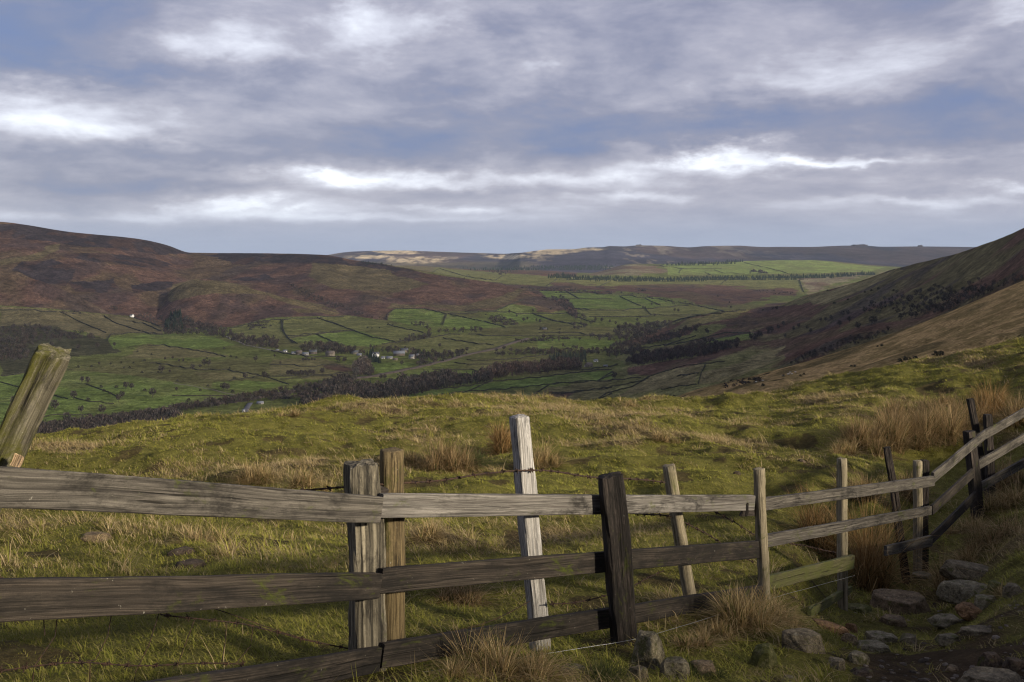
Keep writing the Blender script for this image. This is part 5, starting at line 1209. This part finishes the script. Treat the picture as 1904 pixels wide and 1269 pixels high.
def strip(name, pts, w, colr, lift=.5, kind='structure', label=None):
    S = []
    for a, b in zip(pts[:-1], pts[1:]):
        n = max(1, int(math.hypot(b[0] - a[0], b[1] - a[1]) / 1.5))
        for i in range(n): S.append((a[0] + (b[0] - a[0]) * i / n, a[1] + (b[1] - a[1]) * i / n))
    P = [hit(x, y) for x, y in S]; P = np.array([tuple(p) for p in P if p is not None]); n = len(P)
    pad = np.pad(P, ((4, 4), (0, 0)), 'edge'); P = np.stack([np.convolve(pad[:, c], np.ones(9) / 9, 'valid') for c in range(3)], 1)
    tn = np.gradient(P, axis=0)[:, :2]; tn /= np.linalg.norm(tn, axis=1)[:, None] + 1e-9; nn = np.stack([-tn[:, 1], tn[:, 0]], 1)
    V = np.stack([np.stack([P[:, 0] + nn[:, 0] * s * w, P[:, 1] + nn[:, 1] * s * w, P[:, 2] + z], 1) for s, z in ((-1.1, -4), (-.5, lift), (.5, lift), (1.1, -4))], 1).reshape(-1, 3)
    o = obj(name, mesh_np(name, V, [grid_faces(n, 4)], np.tile(np.array(colr), (len(V), 1)) * rng.uniform(.8, 1.2, (len(V), 1))), M_hedge); tag(o, label, kind=kind)
strip('railway', [(60, 792), (200, 776), (340, 757), (450, 745), (540, 728), (640, 707), (698, 699), (736, 692), (783, 682), (810, 675), (840, 668), (863, 661), (920, 649), (967, 633), (985, 628)], 8, (.085, .068, .055), 2.0)
strip('road', C1([(1318, 1040), (1300, 1050), (1292, 1070), (1285, 1100)]), 6, (.10, .10, .11), .8)
strip('track', C1([(900, 935), (1000, 950), (1100, 968), (1240, 1000)]), 2.6, (.17, .15, .10), .4)
strip('track', C1([(1180, 690), (1290, 737), (1450, 768), (1560, 790), (1660, 800)]), 3.5, (.20, .18, .15), .6)
strip('track', C3([(330, 990), (345, 940), (370, 960)]), 6, (.22, .19, .15), .6)
strip('path', C3([(660, 782), (800, 735), (880, 700), (920, 680)]), 3.5, (.20, .17, .10), .5)

# ------------------------------------------------------------------ buildings
def plain(name, c, rough=.9):
    m, nt, n, l = newmat(name); g = nt.nodes.new('ShaderNodeNewGeometry')
    finish(nt, mixc(nt, 1, tuple(c), ramp(nt, noise(nt, g.outputs['Position'], .8, 4), [(.3, .75), (.7, 1.25)]), 'MULTIPLY'), rough=rough); return m
BM = {'white': plain('limewash', (.78, .78, .76)), 'stone': plain('house_stone', (.20, .175, .14)), 'dstone': plain('dark_house_stone', (.12, .10, .085)), 'slate': plain('slate_roof', (.10, .105, .115)),
      'pslate': plain('pale_sheet_roof', (.17, .18, .20)), 'brown': plain('stone_roof', (.13, .11, .095)), 'glass': plain('window_glass', (.03, .035, .04), .2), 'pale': plain('pale_render', (.34, .32, .29))}
def boxm(x0, x1, y0, y1, z0, z1):
    V = [(x, y, z) for z in (z0, z1) for y in (y0, y1) for x in (x0, x1)]
    return V, [[0, 2, 3, 1], [4, 5, 7, 6], [0, 1, 5, 4], [1, 3, 7, 5], [3, 2, 6, 7], [2, 0, 4, 6]]
def joinq(*bs):
    V, Q = [], []
    for v, q in bs:
        o = len(V); V += list(v); Q += [[i + o for i in f] for f in q]
    return np.array(V, float), np.array(Q)
def house(name, px, py, L, Wd, H, yaw, wall, roof, label, cat='house', chim=1, wins=3, gables=0, grp=None):
    p = hit(px, py)
    r = empty(name, p - Vector((0, 0, .6)), yaw); tag(r, label, cat, grp)
    rh = Wd * .42
    # gabled wall body
    V = [(-L/2, -Wd/2, -4), (L/2, -Wd/2, -4), (L/2, Wd/2, -4), (-L/2, Wd/2, -4), (-L/2, -Wd/2, H), (L/2, -Wd/2, H), (L/2, Wd/2, H), (-L/2, Wd/2, H), (-L/2, 0, H + rh), (L/2, 0, H + rh)]
    Q = np.array([[0, 1, 5, 4], [2, 3, 7, 6]]); Tt = np.array([[4, 8, 7], [5, 6, 9]]); Q2 = np.array([[1, 2, 6, 5], [3, 0, 4, 7]])
    obj('wall', mesh_np('wall', V, [np.concatenate([Q, Q2]), Tt]), BM[wall], r)
    e = .5; t = .25
    rv = [(-L/2 - e, -Wd/2 - e, H - e * .84 + .1), (L/2 + e, -Wd/2 - e, H - e * .84 + .1), (L/2 + e, 0, H + rh + .1), (-L/2 - e, 0, H + rh + .1), (L/2 + e, Wd/2 + e, H - e * .84 + .1), (-L/2 - e, Wd/2 + e, H - e * .84 + .1)]
    rv2 = [(a, b, c + t) for a, b, c in rv]
    ro = obj('roof', mesh_np('roof', rv + rv2, [np.array([[0, 3, 2, 1], [3, 5, 4, 2], [6, 7, 8, 9], [9, 8, 10, 11], [0, 1, 7, 6], [4, 5, 11, 10], [1, 2, 8, 7], [2, 4, 10, 8], [3, 0, 6, 9], [5, 3, 9, 11]])]), BM[roof], r)
    for k in range(chim):
        cxx = (-L/2 + .8) if k == 0 else (L/2 - .8)
        v, q = joinq(boxm(cxx - .45, cxx + .45, -.45, .45, H + rh - .8, H + rh + 1.5)); obj('chimney', mesh_np('chimney', v, [q]), BM['dstone'], ro)
    for k in range(wins):
        wx = -L/2 + L * (k + .5) / wins
        for zz in ((1.0,) if H < 4 else (1.0, 3.7)):
            v, q = joinq(boxm(wx - .5, wx + .5, -Wd/2 - .06, -Wd/2 + .1, zz, zz + 1.2)); obj('window', mesh_np('window', v, [q]), BM['glass'], r)
    v, q = joinq(boxm(.6, 1.6, -Wd/2 - .07, -Wd/2 + .1, 0, 2.0)); obj('door', mesh_np('door', v, [q]), BM['dstone'], r)
    for k in range(gables):
        gx = -L/2 + L * (k + .5) / gables; gw = L / gables * .42
        V = [(gx - gw, -Wd/2 - 3, -2), (gx + gw, -Wd/2 - 3, -2), (gx + gw, 0, -2), (gx - gw, 0, -2), (gx - gw, -Wd/2 - 3, H), (gx + gw, -Wd/2 - 3, H), (gx + gw, 0, H), (gx - gw, 0, H), (gx, -Wd/2 - 3, H + gw), (gx, 0, H + gw)]
        obj('gable_wing', mesh_np('gable_wing', V, [np.array([[0, 1, 5, 4], [1, 2, 6, 5], [3, 0, 4, 7]]), np.array([[4, 5, 8]])]), BM[wall], r)
        rv = [(gx - gw - .3, -Wd/2 - 3.3, H - .2), (gx, -Wd/2 - 3.3, H + gw + .1), (gx, 0, H + gw + .1), (gx - gw - .3, 0, H - .2), (gx + gw + .3, -Wd/2 - 3.3, H - .2), (gx + gw + .3, 0, H - .2)]
        rv2 = [(a, b, c + .25) for a, b, c in rv]
        obj('wing_roof', mesh_np('wing_roof', rv + rv2, [np.array([[0, 3, 2, 1], [1, 2, 5, 4], [6, 7, 8, 9], [7, 10, 11, 8], [0, 1, 7, 6], [1, 4, 10, 7], [0, 6, 9, 3], [4, 5, 11, 10]])]), BM[roof], r)
    return r
hg = 'buildings of the hamlet in the valley'
house('gabled_house', 698.5, 662, 12.5, 9, 6.5, 0, 'white', 'slate', 'white house with two front gables in the middle of the hamlet', gables=2, wins=0, grp=hg)
house('cottage', 245, 588, 9, 7, 4.5, .9, 'white', 'slate', 'lone white gabled cottage high on the left hillside beside dark trees', wins=2, gables=1)
for px, py, L, w, H, yaw, wl, rf, lab, c in [
  (742, 660, 22, 11, 5, .15, 'dstone', 'pslate', 'large farm shed with pale blue-grey roof right of the white house', 'barn'),
  (752, 655, 14, 9, 5, .15, 'stone', 'slate', 'slate-roofed barn behind the pale-roofed farm shed', 'barn'),
  (766, 665, 10, 8, 5, -.4, 'pale', 'pslate', 'pale-walled building at the right end of the farm sheds', 'house'),
  (776, 664, 8, 7, 3.5, -.6, 'stone', 'pslate', 'small pale-roofed outbuilding beside the dark conifer clump', 'shed'),
  (724, 667, 12, 6, 2.6, 0, 'pale', 'pslate', 'low pale outbuilding just right of the white house', 'shed'),
  (712, 667, 7, 5, 2.4, .3, 'white', 'pslate', 'tiny white outbuilding touching the white house garden', 'shed'),
  (735, 669, 9, 5, 2.4, .1, 'stone', 'brown', 'low stone shed below the pale-roofed farm shed', 'shed'),
  (660, 658, 13, 8, 4.5, .1, 'stone', 'slate', 'stone cottage with slate roof left of the white house', 'cottage'),
  (668, 661, 9, 6, 2.6, .1, 'pale', 'pslate', 'small pale garage below the slate-roofed cottage', 'shed'),
  (614, 660, 16, 10, 6, -.2, 'stone', 'brown', 'large brown stone house with steep gable near the bare trees', 'house'),
  (582, 657, 15, 9, 5, .2, 'dstone', 'slate', 'dark stone house in the left half of the hamlet', 'house'),
  (568, 660, 12, 6, 2.8, 0, 'pale', 'pslate', 'low pale-roofed shed left of the dark stone house', 'shed'),
  (556, 656, 11, 7, 4.5, .3, 'dstone', 'brown', 'small dark cottage at the bend of the hamlet lane', 'cottage'),
  (546, 656.5, 8, 5, 2.6, .2, 'white', 'pslate', 'small white shed by the hamlet lane', 'shed'),
  (530, 654, 8, 5, 2.4, .25, 'white', 'pslate', 'white low hut at the lane above the green field', 'shed'),
  (516, 652, 6, 3, 2.2, .25, 'pale', 'pslate', 'pale trailer-like hut farthest left along the lane', 'hut')]:
    house({'barn': 'barn', 'house': 'stone_house', 'cottage': 'cottage', 'shed': 'shed', 'hut': 'hut'}[c], px, py, L, w, H, yaw, wl, rf, lab, c, chim=1 if c in ('house', 'cottage') else 0, wins=3 if c != 'shed' else 1, grp=hg)
for px, py, L, w, H, yaw, wl, rf, lab, c in [
  (1095, 681, 12, 8, 4.5, .5, 'stone', 'brown', 'stone farmhouse at the top of the farm track beside the plantation block', 'house'),
  (1108, 673, 7, 5, 3, .2, 'white', 'pslate', 'small white outbuilding right of the farm track', 'shed'),
  (1126, 681, 7, 4, 2.6, .1, 'pale', 'pslate', 'tiny pale hut in the field right of the farm', 'hut'),
  (216, 801, 22, 9, 4, .15, 'stone', 'pslate', 'long barn with grey roof in the dark wood behind the left of the mound', 'barn'),
  (236, 800, 12, 8, 4, -.1, 'pale', 'slate', 'pale-walled house beside the long barn in the dark wood', 'house'),
  (83, 801, 9, 6, 3, .1, 'pale', 'pslate', 'pale small building just right of the leaning mossy post', 'shed'),
  (484, 751, 8, 5, 2.0, 0, 'pale', 'pslate', 'pale roofed barn beside the road under the railway', 'barn'),
  (1012, 613, 12, 7, 4, 0, 'dstone', 'slate', 'dark field barn by a wall in the upper valley', 'barn'),
  (453, 764, 3, 2.5, 3.2, 0, 'white', 'pslate', 'tiny white hut standing on the roadside', 'hut'),
  (328, 755, 2.6, 2, 2.6, 0, 'white', 'pslate', 'tiny white lineside hut on the dark railway bank', 'hut')]:
    house({'barn': 'barn', 'house': 'stone_house', 'shed': 'shed', 'hut': 'hut'}[c], px, py, L, w, H, yaw, wl, rf, lab, c, chim=1 if c == 'house' else 0, wins=2 if L > 8 else 1)

# ------------------------------------------------------------------ sheep on the spur
m_, nt_s, _, _ = newmat('fleece'); finish(nt_s, (.62, .58, .48), rough=1)
m_, nt_s2, _, _ = newmat('sheep_face'); finish(nt_s2, (.06, .05, .045), rough=1)
def sheep_proto():
    r = empty('sheep'); V = ICO3[0].copy(); n = (fbm(V[:, 0] * 5, V[:, 1] * 5 + V[:, 2] * 4, 2, 3) - .5) * .18
    V = V * (1 + n)[:, None]; V[:, 2] = np.where(V[:, 2] < -.4, -.4 + (V[:, 2] + .4) * .5, V[:, 2])
    body = V * np.array([.55, .26, .30]) + np.array([0, 0, .58])
    neck = ICO3[0] * np.array([.17, .13, .16]) + np.array([.5, 0, .62])
    obj('fleece', mesh_np('fleece', np.concatenate([body, neck]), [np.concatenate([ICO3[1], ICO3[1] + len(body)])], smooth=True), MATS['fleece'], r)
    hd = ICO3[0] * np.array([.17, .085, .09]); hd[:, 2] -= hd[:, 0] * .7; hd += np.array([.70, 0, .52])
    ears = [ICO3[0] * np.array([.03, .08, .02]) + np.array([.62, s * .11, .62]) for s in (-1, 1)]
    k = len(ICO3[0]); obj('head', mesh_np('head', np.concatenate([hd] + ears), [np.concatenate([ICO3[1] + k * i for i in range(3)])], smooth=True), MATS['sheep_face'], r)
    for sx_ in (-.36, .34):
        for sy_ in (-.13, .13):
            v, f = tube([(sx_, sy_, .45), (sx_ + (.02 if sx_ > 0 else -.03), sy_, .25), (sx_, sy_, -.03)], .035, 6); obj('leg', mesh_np('leg', v, [f], smooth=True), MATS['sheep_face'], r)
    return r
sp0 = None
for k, (x, y) in enumerate(C3([(1735, 1030), (1750, 1026), (1763, 1027), (1788, 1018), (1742, 1033), (1515, 1085), (1562, 1074), (1704, 1040)]) + C3([(130, 1051), (245, 1046), (265, 1045), (285, 1044)])):
    p = hit(x, y)
    if p is None: continue
    if sp0 is None: sp0 = sheep_proto(); o = sp0
    else: o = dup(sp0, p, 0)
    o.location = p; o.scale = (.8, .8, .8); o.rotation_euler.z = rng.uniform(-.6, .6) + (3.1 if rng.random() < .5 else 0)
    tag(o, 'tiny white sheep grazing on the tan slope of the grassy spur' if k < 8 else 'tiny white sheep grazing in the bright green lower field', 'sheep', 'sheep on the spur' if k < 8 else 'sheep in the lower field')
# rock outcrops on the far moor skyline
for px, py, w, h, lab in ((1188, 457.5, 60, 13, 'small rocky tor on the far moor skyline above the pale grass'), (1598, 457.5, 160, 14, 'long low rock edge on the far moor skyline'), (1711, 459, 50, 15, 'small pointed rock tor near the right end of the far moor')):
    V = ICO3[0].copy(); V = np.sign(V) * np.abs(V)**.6; V *= (1 + (fbm(V[:, 0] * 3, V[:, 1] * 3 + V[:, 2], 3, 2) - .5) * .8)[:, None]
    o = obj('rock_outcrop', mesh_np('rock_outcrop', V * np.array([w * .5, w * .4, h]), [ICO3[1]], np.tile(np.array((.06, .05, .055)), (len(V), 1))), M_far)
    o.location = W(px, py, 10500); tag(o, lab, 'rocks')

# ------------------------------------------------------------------ sky, sun, air, camera
w = bpy.data.worlds.new('World'); SC.world = w; w.use_nodes = True; nt = w.node_tree; nt.nodes.clear(); l = nt.links
sky = nt.nodes.new('ShaderNodeTexSky'); sky.sky_type = 'NISHITA'; sky.sun_disc = False; sky.sun_elevation = SUN_EL; sky.sun_rotation = SUN_AZ
sky.air_density = 1.2; sky.dust_density = .6; sky.ozone_density = 2.0
tc = nt.nodes.new('ShaderNodeTexCoord'); sep = nt.nodes.new('ShaderNodeSeparateXYZ'); l.new(tc.outputs['Generated'], sep.inputs[0])
X, Y, Z = sep.outputs
M2 = lambda op, a, b=None, c=None: math_(nt, op, a, b, c)
az = M2('ARCTAN2', X, Y); hyp = M2('SQRT', M2('ADD', M2('MULTIPLY', X, X), M2('MULTIPLY', Y, Y)))
el = M2('ARCTAN2', Z, hyp)
# cloud layer seen in perspective: bearing/height on a slab overhead
zz = M2('ADD', M2('MAXIMUM', Z, 0.0), .13)
cu = M2('DIVIDE', X, zz); cv = M2('DIVIDE', Y, zz)
cmb = nt.nodes.new('ShaderNodeCombineXYZ'); l.new(cu, cmb.inputs[0]); l.new(cv, cmb.inputs[1])
CP = cmb.outputs[0]
n_mid = noise(nt, mapping(nt, CP, (1.1, 1.25, 1), (1.3, 2.2, 0)), 1.0, 8, .52, .35)
n_fin = noise(nt, mapping(nt, CP, (2.6, 2.6, 1), (8, 1, 0)), 1.0, 8, .56, .5)
angc = nt.nodes.new('ShaderNodeCombineXYZ'); l.new(az, angc.inputs[0]); l.new(M2('MULTIPLY', el, 2.2), angc.inputs[1])
n_ang = noise(nt, mapping(nt, angc.outputs[0], (5.5, 6.5, 1), (2, 5, 0)), 1.0, 10, .6, .25)
w1n = nt.nodes.new('ShaderNodeTexNoise'); w1n.inputs['Scale'].default_value = 1; w1n.inputs['Detail'].default_value = 7; w1n.inputs['Roughness'].default_value = .6
l.new(mapping(nt, angc.outputs[0], (11, 11, 1), (4, 9, 0)), w1n.inputs['Vector'])
wsep = nt.nodes.new('ShaderNodeSeparateColor'); l.new(w1n.outputs['Color'], wsep.inputs[0])
amp_el = M2('ADD', .012, M2('MULTIPLY', M2('MAXIMUM', el, 0), .45))
az = M2('ADD', az, M2('MULTIPLY', M2('SUBTRACT', wsep.outputs[0], .5), .26)); el0 = el
el = M2('ADD', el, M2('MULTIPLY', M2('SUBTRACT', wsep.outputs[1], .5), amp_el))
# bright openings and thick dark parts of the cloud deck, as bearings above the horizon
def blob(px, py, sx, sy, amp):
    a0 = math.atan((px - CX) / F); e0 = math.atan((HY - py) / F * math.cos(a0))
    dx = M2('MULTIPLY', M2('SUBTRACT', az, a0), F / sx); dy = M2('MULTIPLY', M2('SUBTRACT', el, e0), F / sy)
    r2 = M2('ADD', M2('MULTIPLY', dx, dx), M2('MULTIPLY', dy, dy))
    return M2('MULTIPLY', M2('POWER', 2.718, M2('MULTIPLY', r2, -1.0)), amp)
BL = [(1050, 330, 800, 42, .20), (1100, 395, 900, 30, .20), (300, 395, 400, 24, .14), (1000, 235, 1000, 30, -.16), (200, 30, 400, 60, .03), (520, 100, 220, 40, .10), (1350, 275, 60, 16, .28), (1750, 60, 170, 50, .14), (1300, 110, 160, 40, .12), (560, 130, 200, 40, .14), (330, 60, 120, 26, .10), (1150, 270, 60, 10, .22), (1560, 300, 80, 7, .2), (380, 395, 60, 6, .22), (610, 330, 50, 10, .25), (750, 55, 110, 60, .38), (920, 130, 110, 55, .36), (1560, 145, 260, 30, .14), (30, 205, 170, 44, .34), (240, 235, 150, 30, .28), (560, 215, 260, 26, .16),
      (640, 335, 150, 20, .44), (840, 340, 150, 15, .42), (1080, 330, 160, 14, .30), (1320, 285, 90, 16, .50), (1480, 300, 260, 10, .42), (430, 385, 90, 12, .50), (220, 405, 240, 10, .35),
      (860, 388, 90, 7, .30), (1200, 370, 80, 10, .28), (1870, 345, 70, 9, .34), (1700, 375, 180, 7, .25), (650, 405, 300, 6, .2), (1870, 25, 60, 30, .25), (1150, 40, 100, 60, .12), (450, 80, 160, 30, .15),
      (150, 60, 260, 50, -.16), (200, 140, 300, 26, -.30), (420, 290, 420, 22, -.30), (700, 262, 200, 16, -.12), (950, 20, 260, 25, -.16), (1500, 215, 420, 30, -.22), (1400, 60, 300, 45, -.08),
      (1500, 330, 260, 12, -.14), (200, 345, 260, 12, -.22), (1000, 360, 260, 8, -.10), (1000, 215, 200, 18, -.06), (1050, 265, 160, 12, -.16)]
acc = None
for b in BL:
    o_ = blob(*b); acc = o_ if acc is None else M2('ADD', acc, o_)
wob = M2('ADD', .35, M2('MULTIPLY', n_ang, 1.35))
acc = M2('MULTIPLY', acc, wob)
D_ = M2('ADD', M2('MULTIPLY', M2('SUBTRACT', n_mid, .5), .62), M2('MULTIPLY', M2('SUBTRACT', n_fin, .5), .26))
D_ = M2('ADD', D_, M2('MULTIPLY', M2('SUBTRACT', n_ang, .5), 1.05))
D_ = M2('MULTIPLY', D_, M2('SMOOTH_MIN', 1.0, M2('ADD', .25, M2('MULTIPLY', el, 7.0)), .1))
bright = M2('ADD', M2('ADD', .47, D_), M2('MULTIPLY', acc, .66))
ccol = ramp(nt, bright, [(.0, (.11, .155, .30)), (.22, (.14, .168, .275)), (.40, (.195, .203, .28)), (.60, (.31, .308, .375)), (.80, (.49, .50, .575)), (1.0, (.70, .73, .80))])
# smooth pale band above the horizon
hz = M2('POWER', 2.718, M2('MULTIPLY', M2('MULTIPLY', el0, el0), -700.0))
ccol = mixc(nt, M2('MULTIPLY', hz, .72), ccol, (.27, .33, .45))
ccol = mixc(nt, M2('LESS_THAN', Z, -.01), ccol, (.10, .10, .09))
bg1 = nt.nodes.new('ShaderNodeBackground'); l.new(sky.outputs[0], bg1.inputs[0]); bg1.inputs[1].default_value = .10
bg2 = nt.nodes.new('ShaderNodeBackground'); l.new(ccol, bg2.inputs[0]); bg2.inputs[1].default_value = 1.05
mx = nt.nodes.new('ShaderNodeMixShader'); mx.inputs[0].default_value = .93
l.new(bg1.outputs[0], mx.inputs[1]); l.new(bg2.outputs[0], mx.inputs[2])
wo = nt.nodes.new('ShaderNodeOutputWorld'); l.new(mx.outputs[0], wo.inputs[0])

# two unseen clouds, added to keep the sun off the valley and far moor
m_, ntc, _, _ = newmat('cloud_vapour')
df = ntc.nodes.new('ShaderNodeBsdfDiffuse'); df.inputs[0].default_value = (.85, .86, .9, 1); tr = ntc.nodes.new('ShaderNodeBsdfTransparent'); mm = ntc.nodes.new('ShaderNodeMixShader'); oc = ntc.nodes.new('ShaderNodeOutputMaterial')
mm.inputs[0].default_value = .27; ntc.links.new(tr.outputs[0], mm.inputs[1]); ntc.links.new(df.outputs[0], mm.inputs[2]); ntc.links.new(mm.outputs[0], oc.inputs['Surface'])
CV, CF = ico(5)
for k, (gx, gy, ax, ay, hh, lab) in enumerate(((-500, 2850, 2350, 1950, 1500, 'broad grey cloud bank drifting over the near valley'), (5300, 10000, 3900, 2600, 1900, 'broad grey cloud bank drifting over the far moor'))):
    V = CV.copy(); V *= (1 + (fbm(V[:, 0] * 2.2 + 3 * k, V[:, 1] * 2.2, 5, 5 + k) - .5) * .55)[:, None]
    V[:, 2] = np.where(V[:, 2] < 0, V[:, 2] * .35, V[:, 2]) + (fbm(V[:, 0] * 6, V[:, 1] * 6, 4, 8) - .5) * .3
    o = obj('cloud', mesh_np('cloud', V * np.array([ax, ay, 240]), [CF], smooth=True), MATS['cloud_vapour']); tag(o, lab, 'cloud', kind='stuff')
    off = (hh + 180) / math.tan(SUN_EL); o.location = (gx + sx * off, gy + sy * off, hh)
sl = bpy.data.lights.new('sun', 'SUN'); sl.energy = 5.0; sl.angle = math.radians(3.5); sl.color = (1, .88, .70)
so = bpy.data.objects.new('sun', sl); COL.objects.link(so); so.location = (0, 0, 50)
sd = Vector((sx * math.cos(SUN_EL), sy * math.cos(SUN_EL), math.sin(SUN_EL)))
so.rotation_euler = sd.to_track_quat('Z', 'Y').to_euler()

HAZE = True
if HAZE:
    m, nth, _, _ = newmat('air'); pv = nth.nodes.new('ShaderNodeVolumePrincipled'); oo = nth.nodes.new('ShaderNodeOutputMaterial')
    pv.inputs['Color'].default_value = (.66, .80, 1, 1); pv.inputs['Density'].default_value = 2.3e-5; pv.inputs['Anisotropy'].default_value = .2
    nth.links.new(pv.outputs[0], oo.inputs['Volume'])
    zt = max(max((o.matrix_world @ Vector(c)).z for c in o.bound_box) for o in SHEETS); zb = min(min((o.matrix_world @ Vector(c)).z for c in o.bound_box) for o in SHEETS)
    v, q = joinq(boxm(-13000, 13000, -150, 17500, zb - 1, zt + 25)); hz_o = obj('haze', mesh_np('haze', v, [q]), m); tag(hz_o, kind='stuff')

cam = bpy.data.cameras.new('camera'); co = bpy.data.objects.new('camera', cam); COL.objects.link(co)
cam.sensor_width = 36; cam.lens = F / 1904 * 36; cam.shift_y = -(634.5 - HY) / 1904; cam.clip_start = .1; cam.clip_end = 60000
co.location = (0, 0, 0); co.rotation_euler = (math.radians(90), 0, 0); SC.camera = co
SC.view_settings.view_transform = 'Standard'; SC.view_settings.look = 'None'; SC.view_settings.exposure = .58; SC.view_settings.gamma = 1
SC.cycles.use_light_tree = False; SC.cycles.max_bounces = 4; SC.cycles.diffuse_bounces = 2; SC.cycles.transmission_bounces = 2; SC.cycles.volume_bounces = 0; SC.cycles.transparent_max_bounces = 6
SC.render.film_transparent = False; SC.cycles.use_denoising = True; SC.cycles.pixel_filter_type = 'BLACKMAN_HARRIS'; SC.cycles.filter_width = 1.15
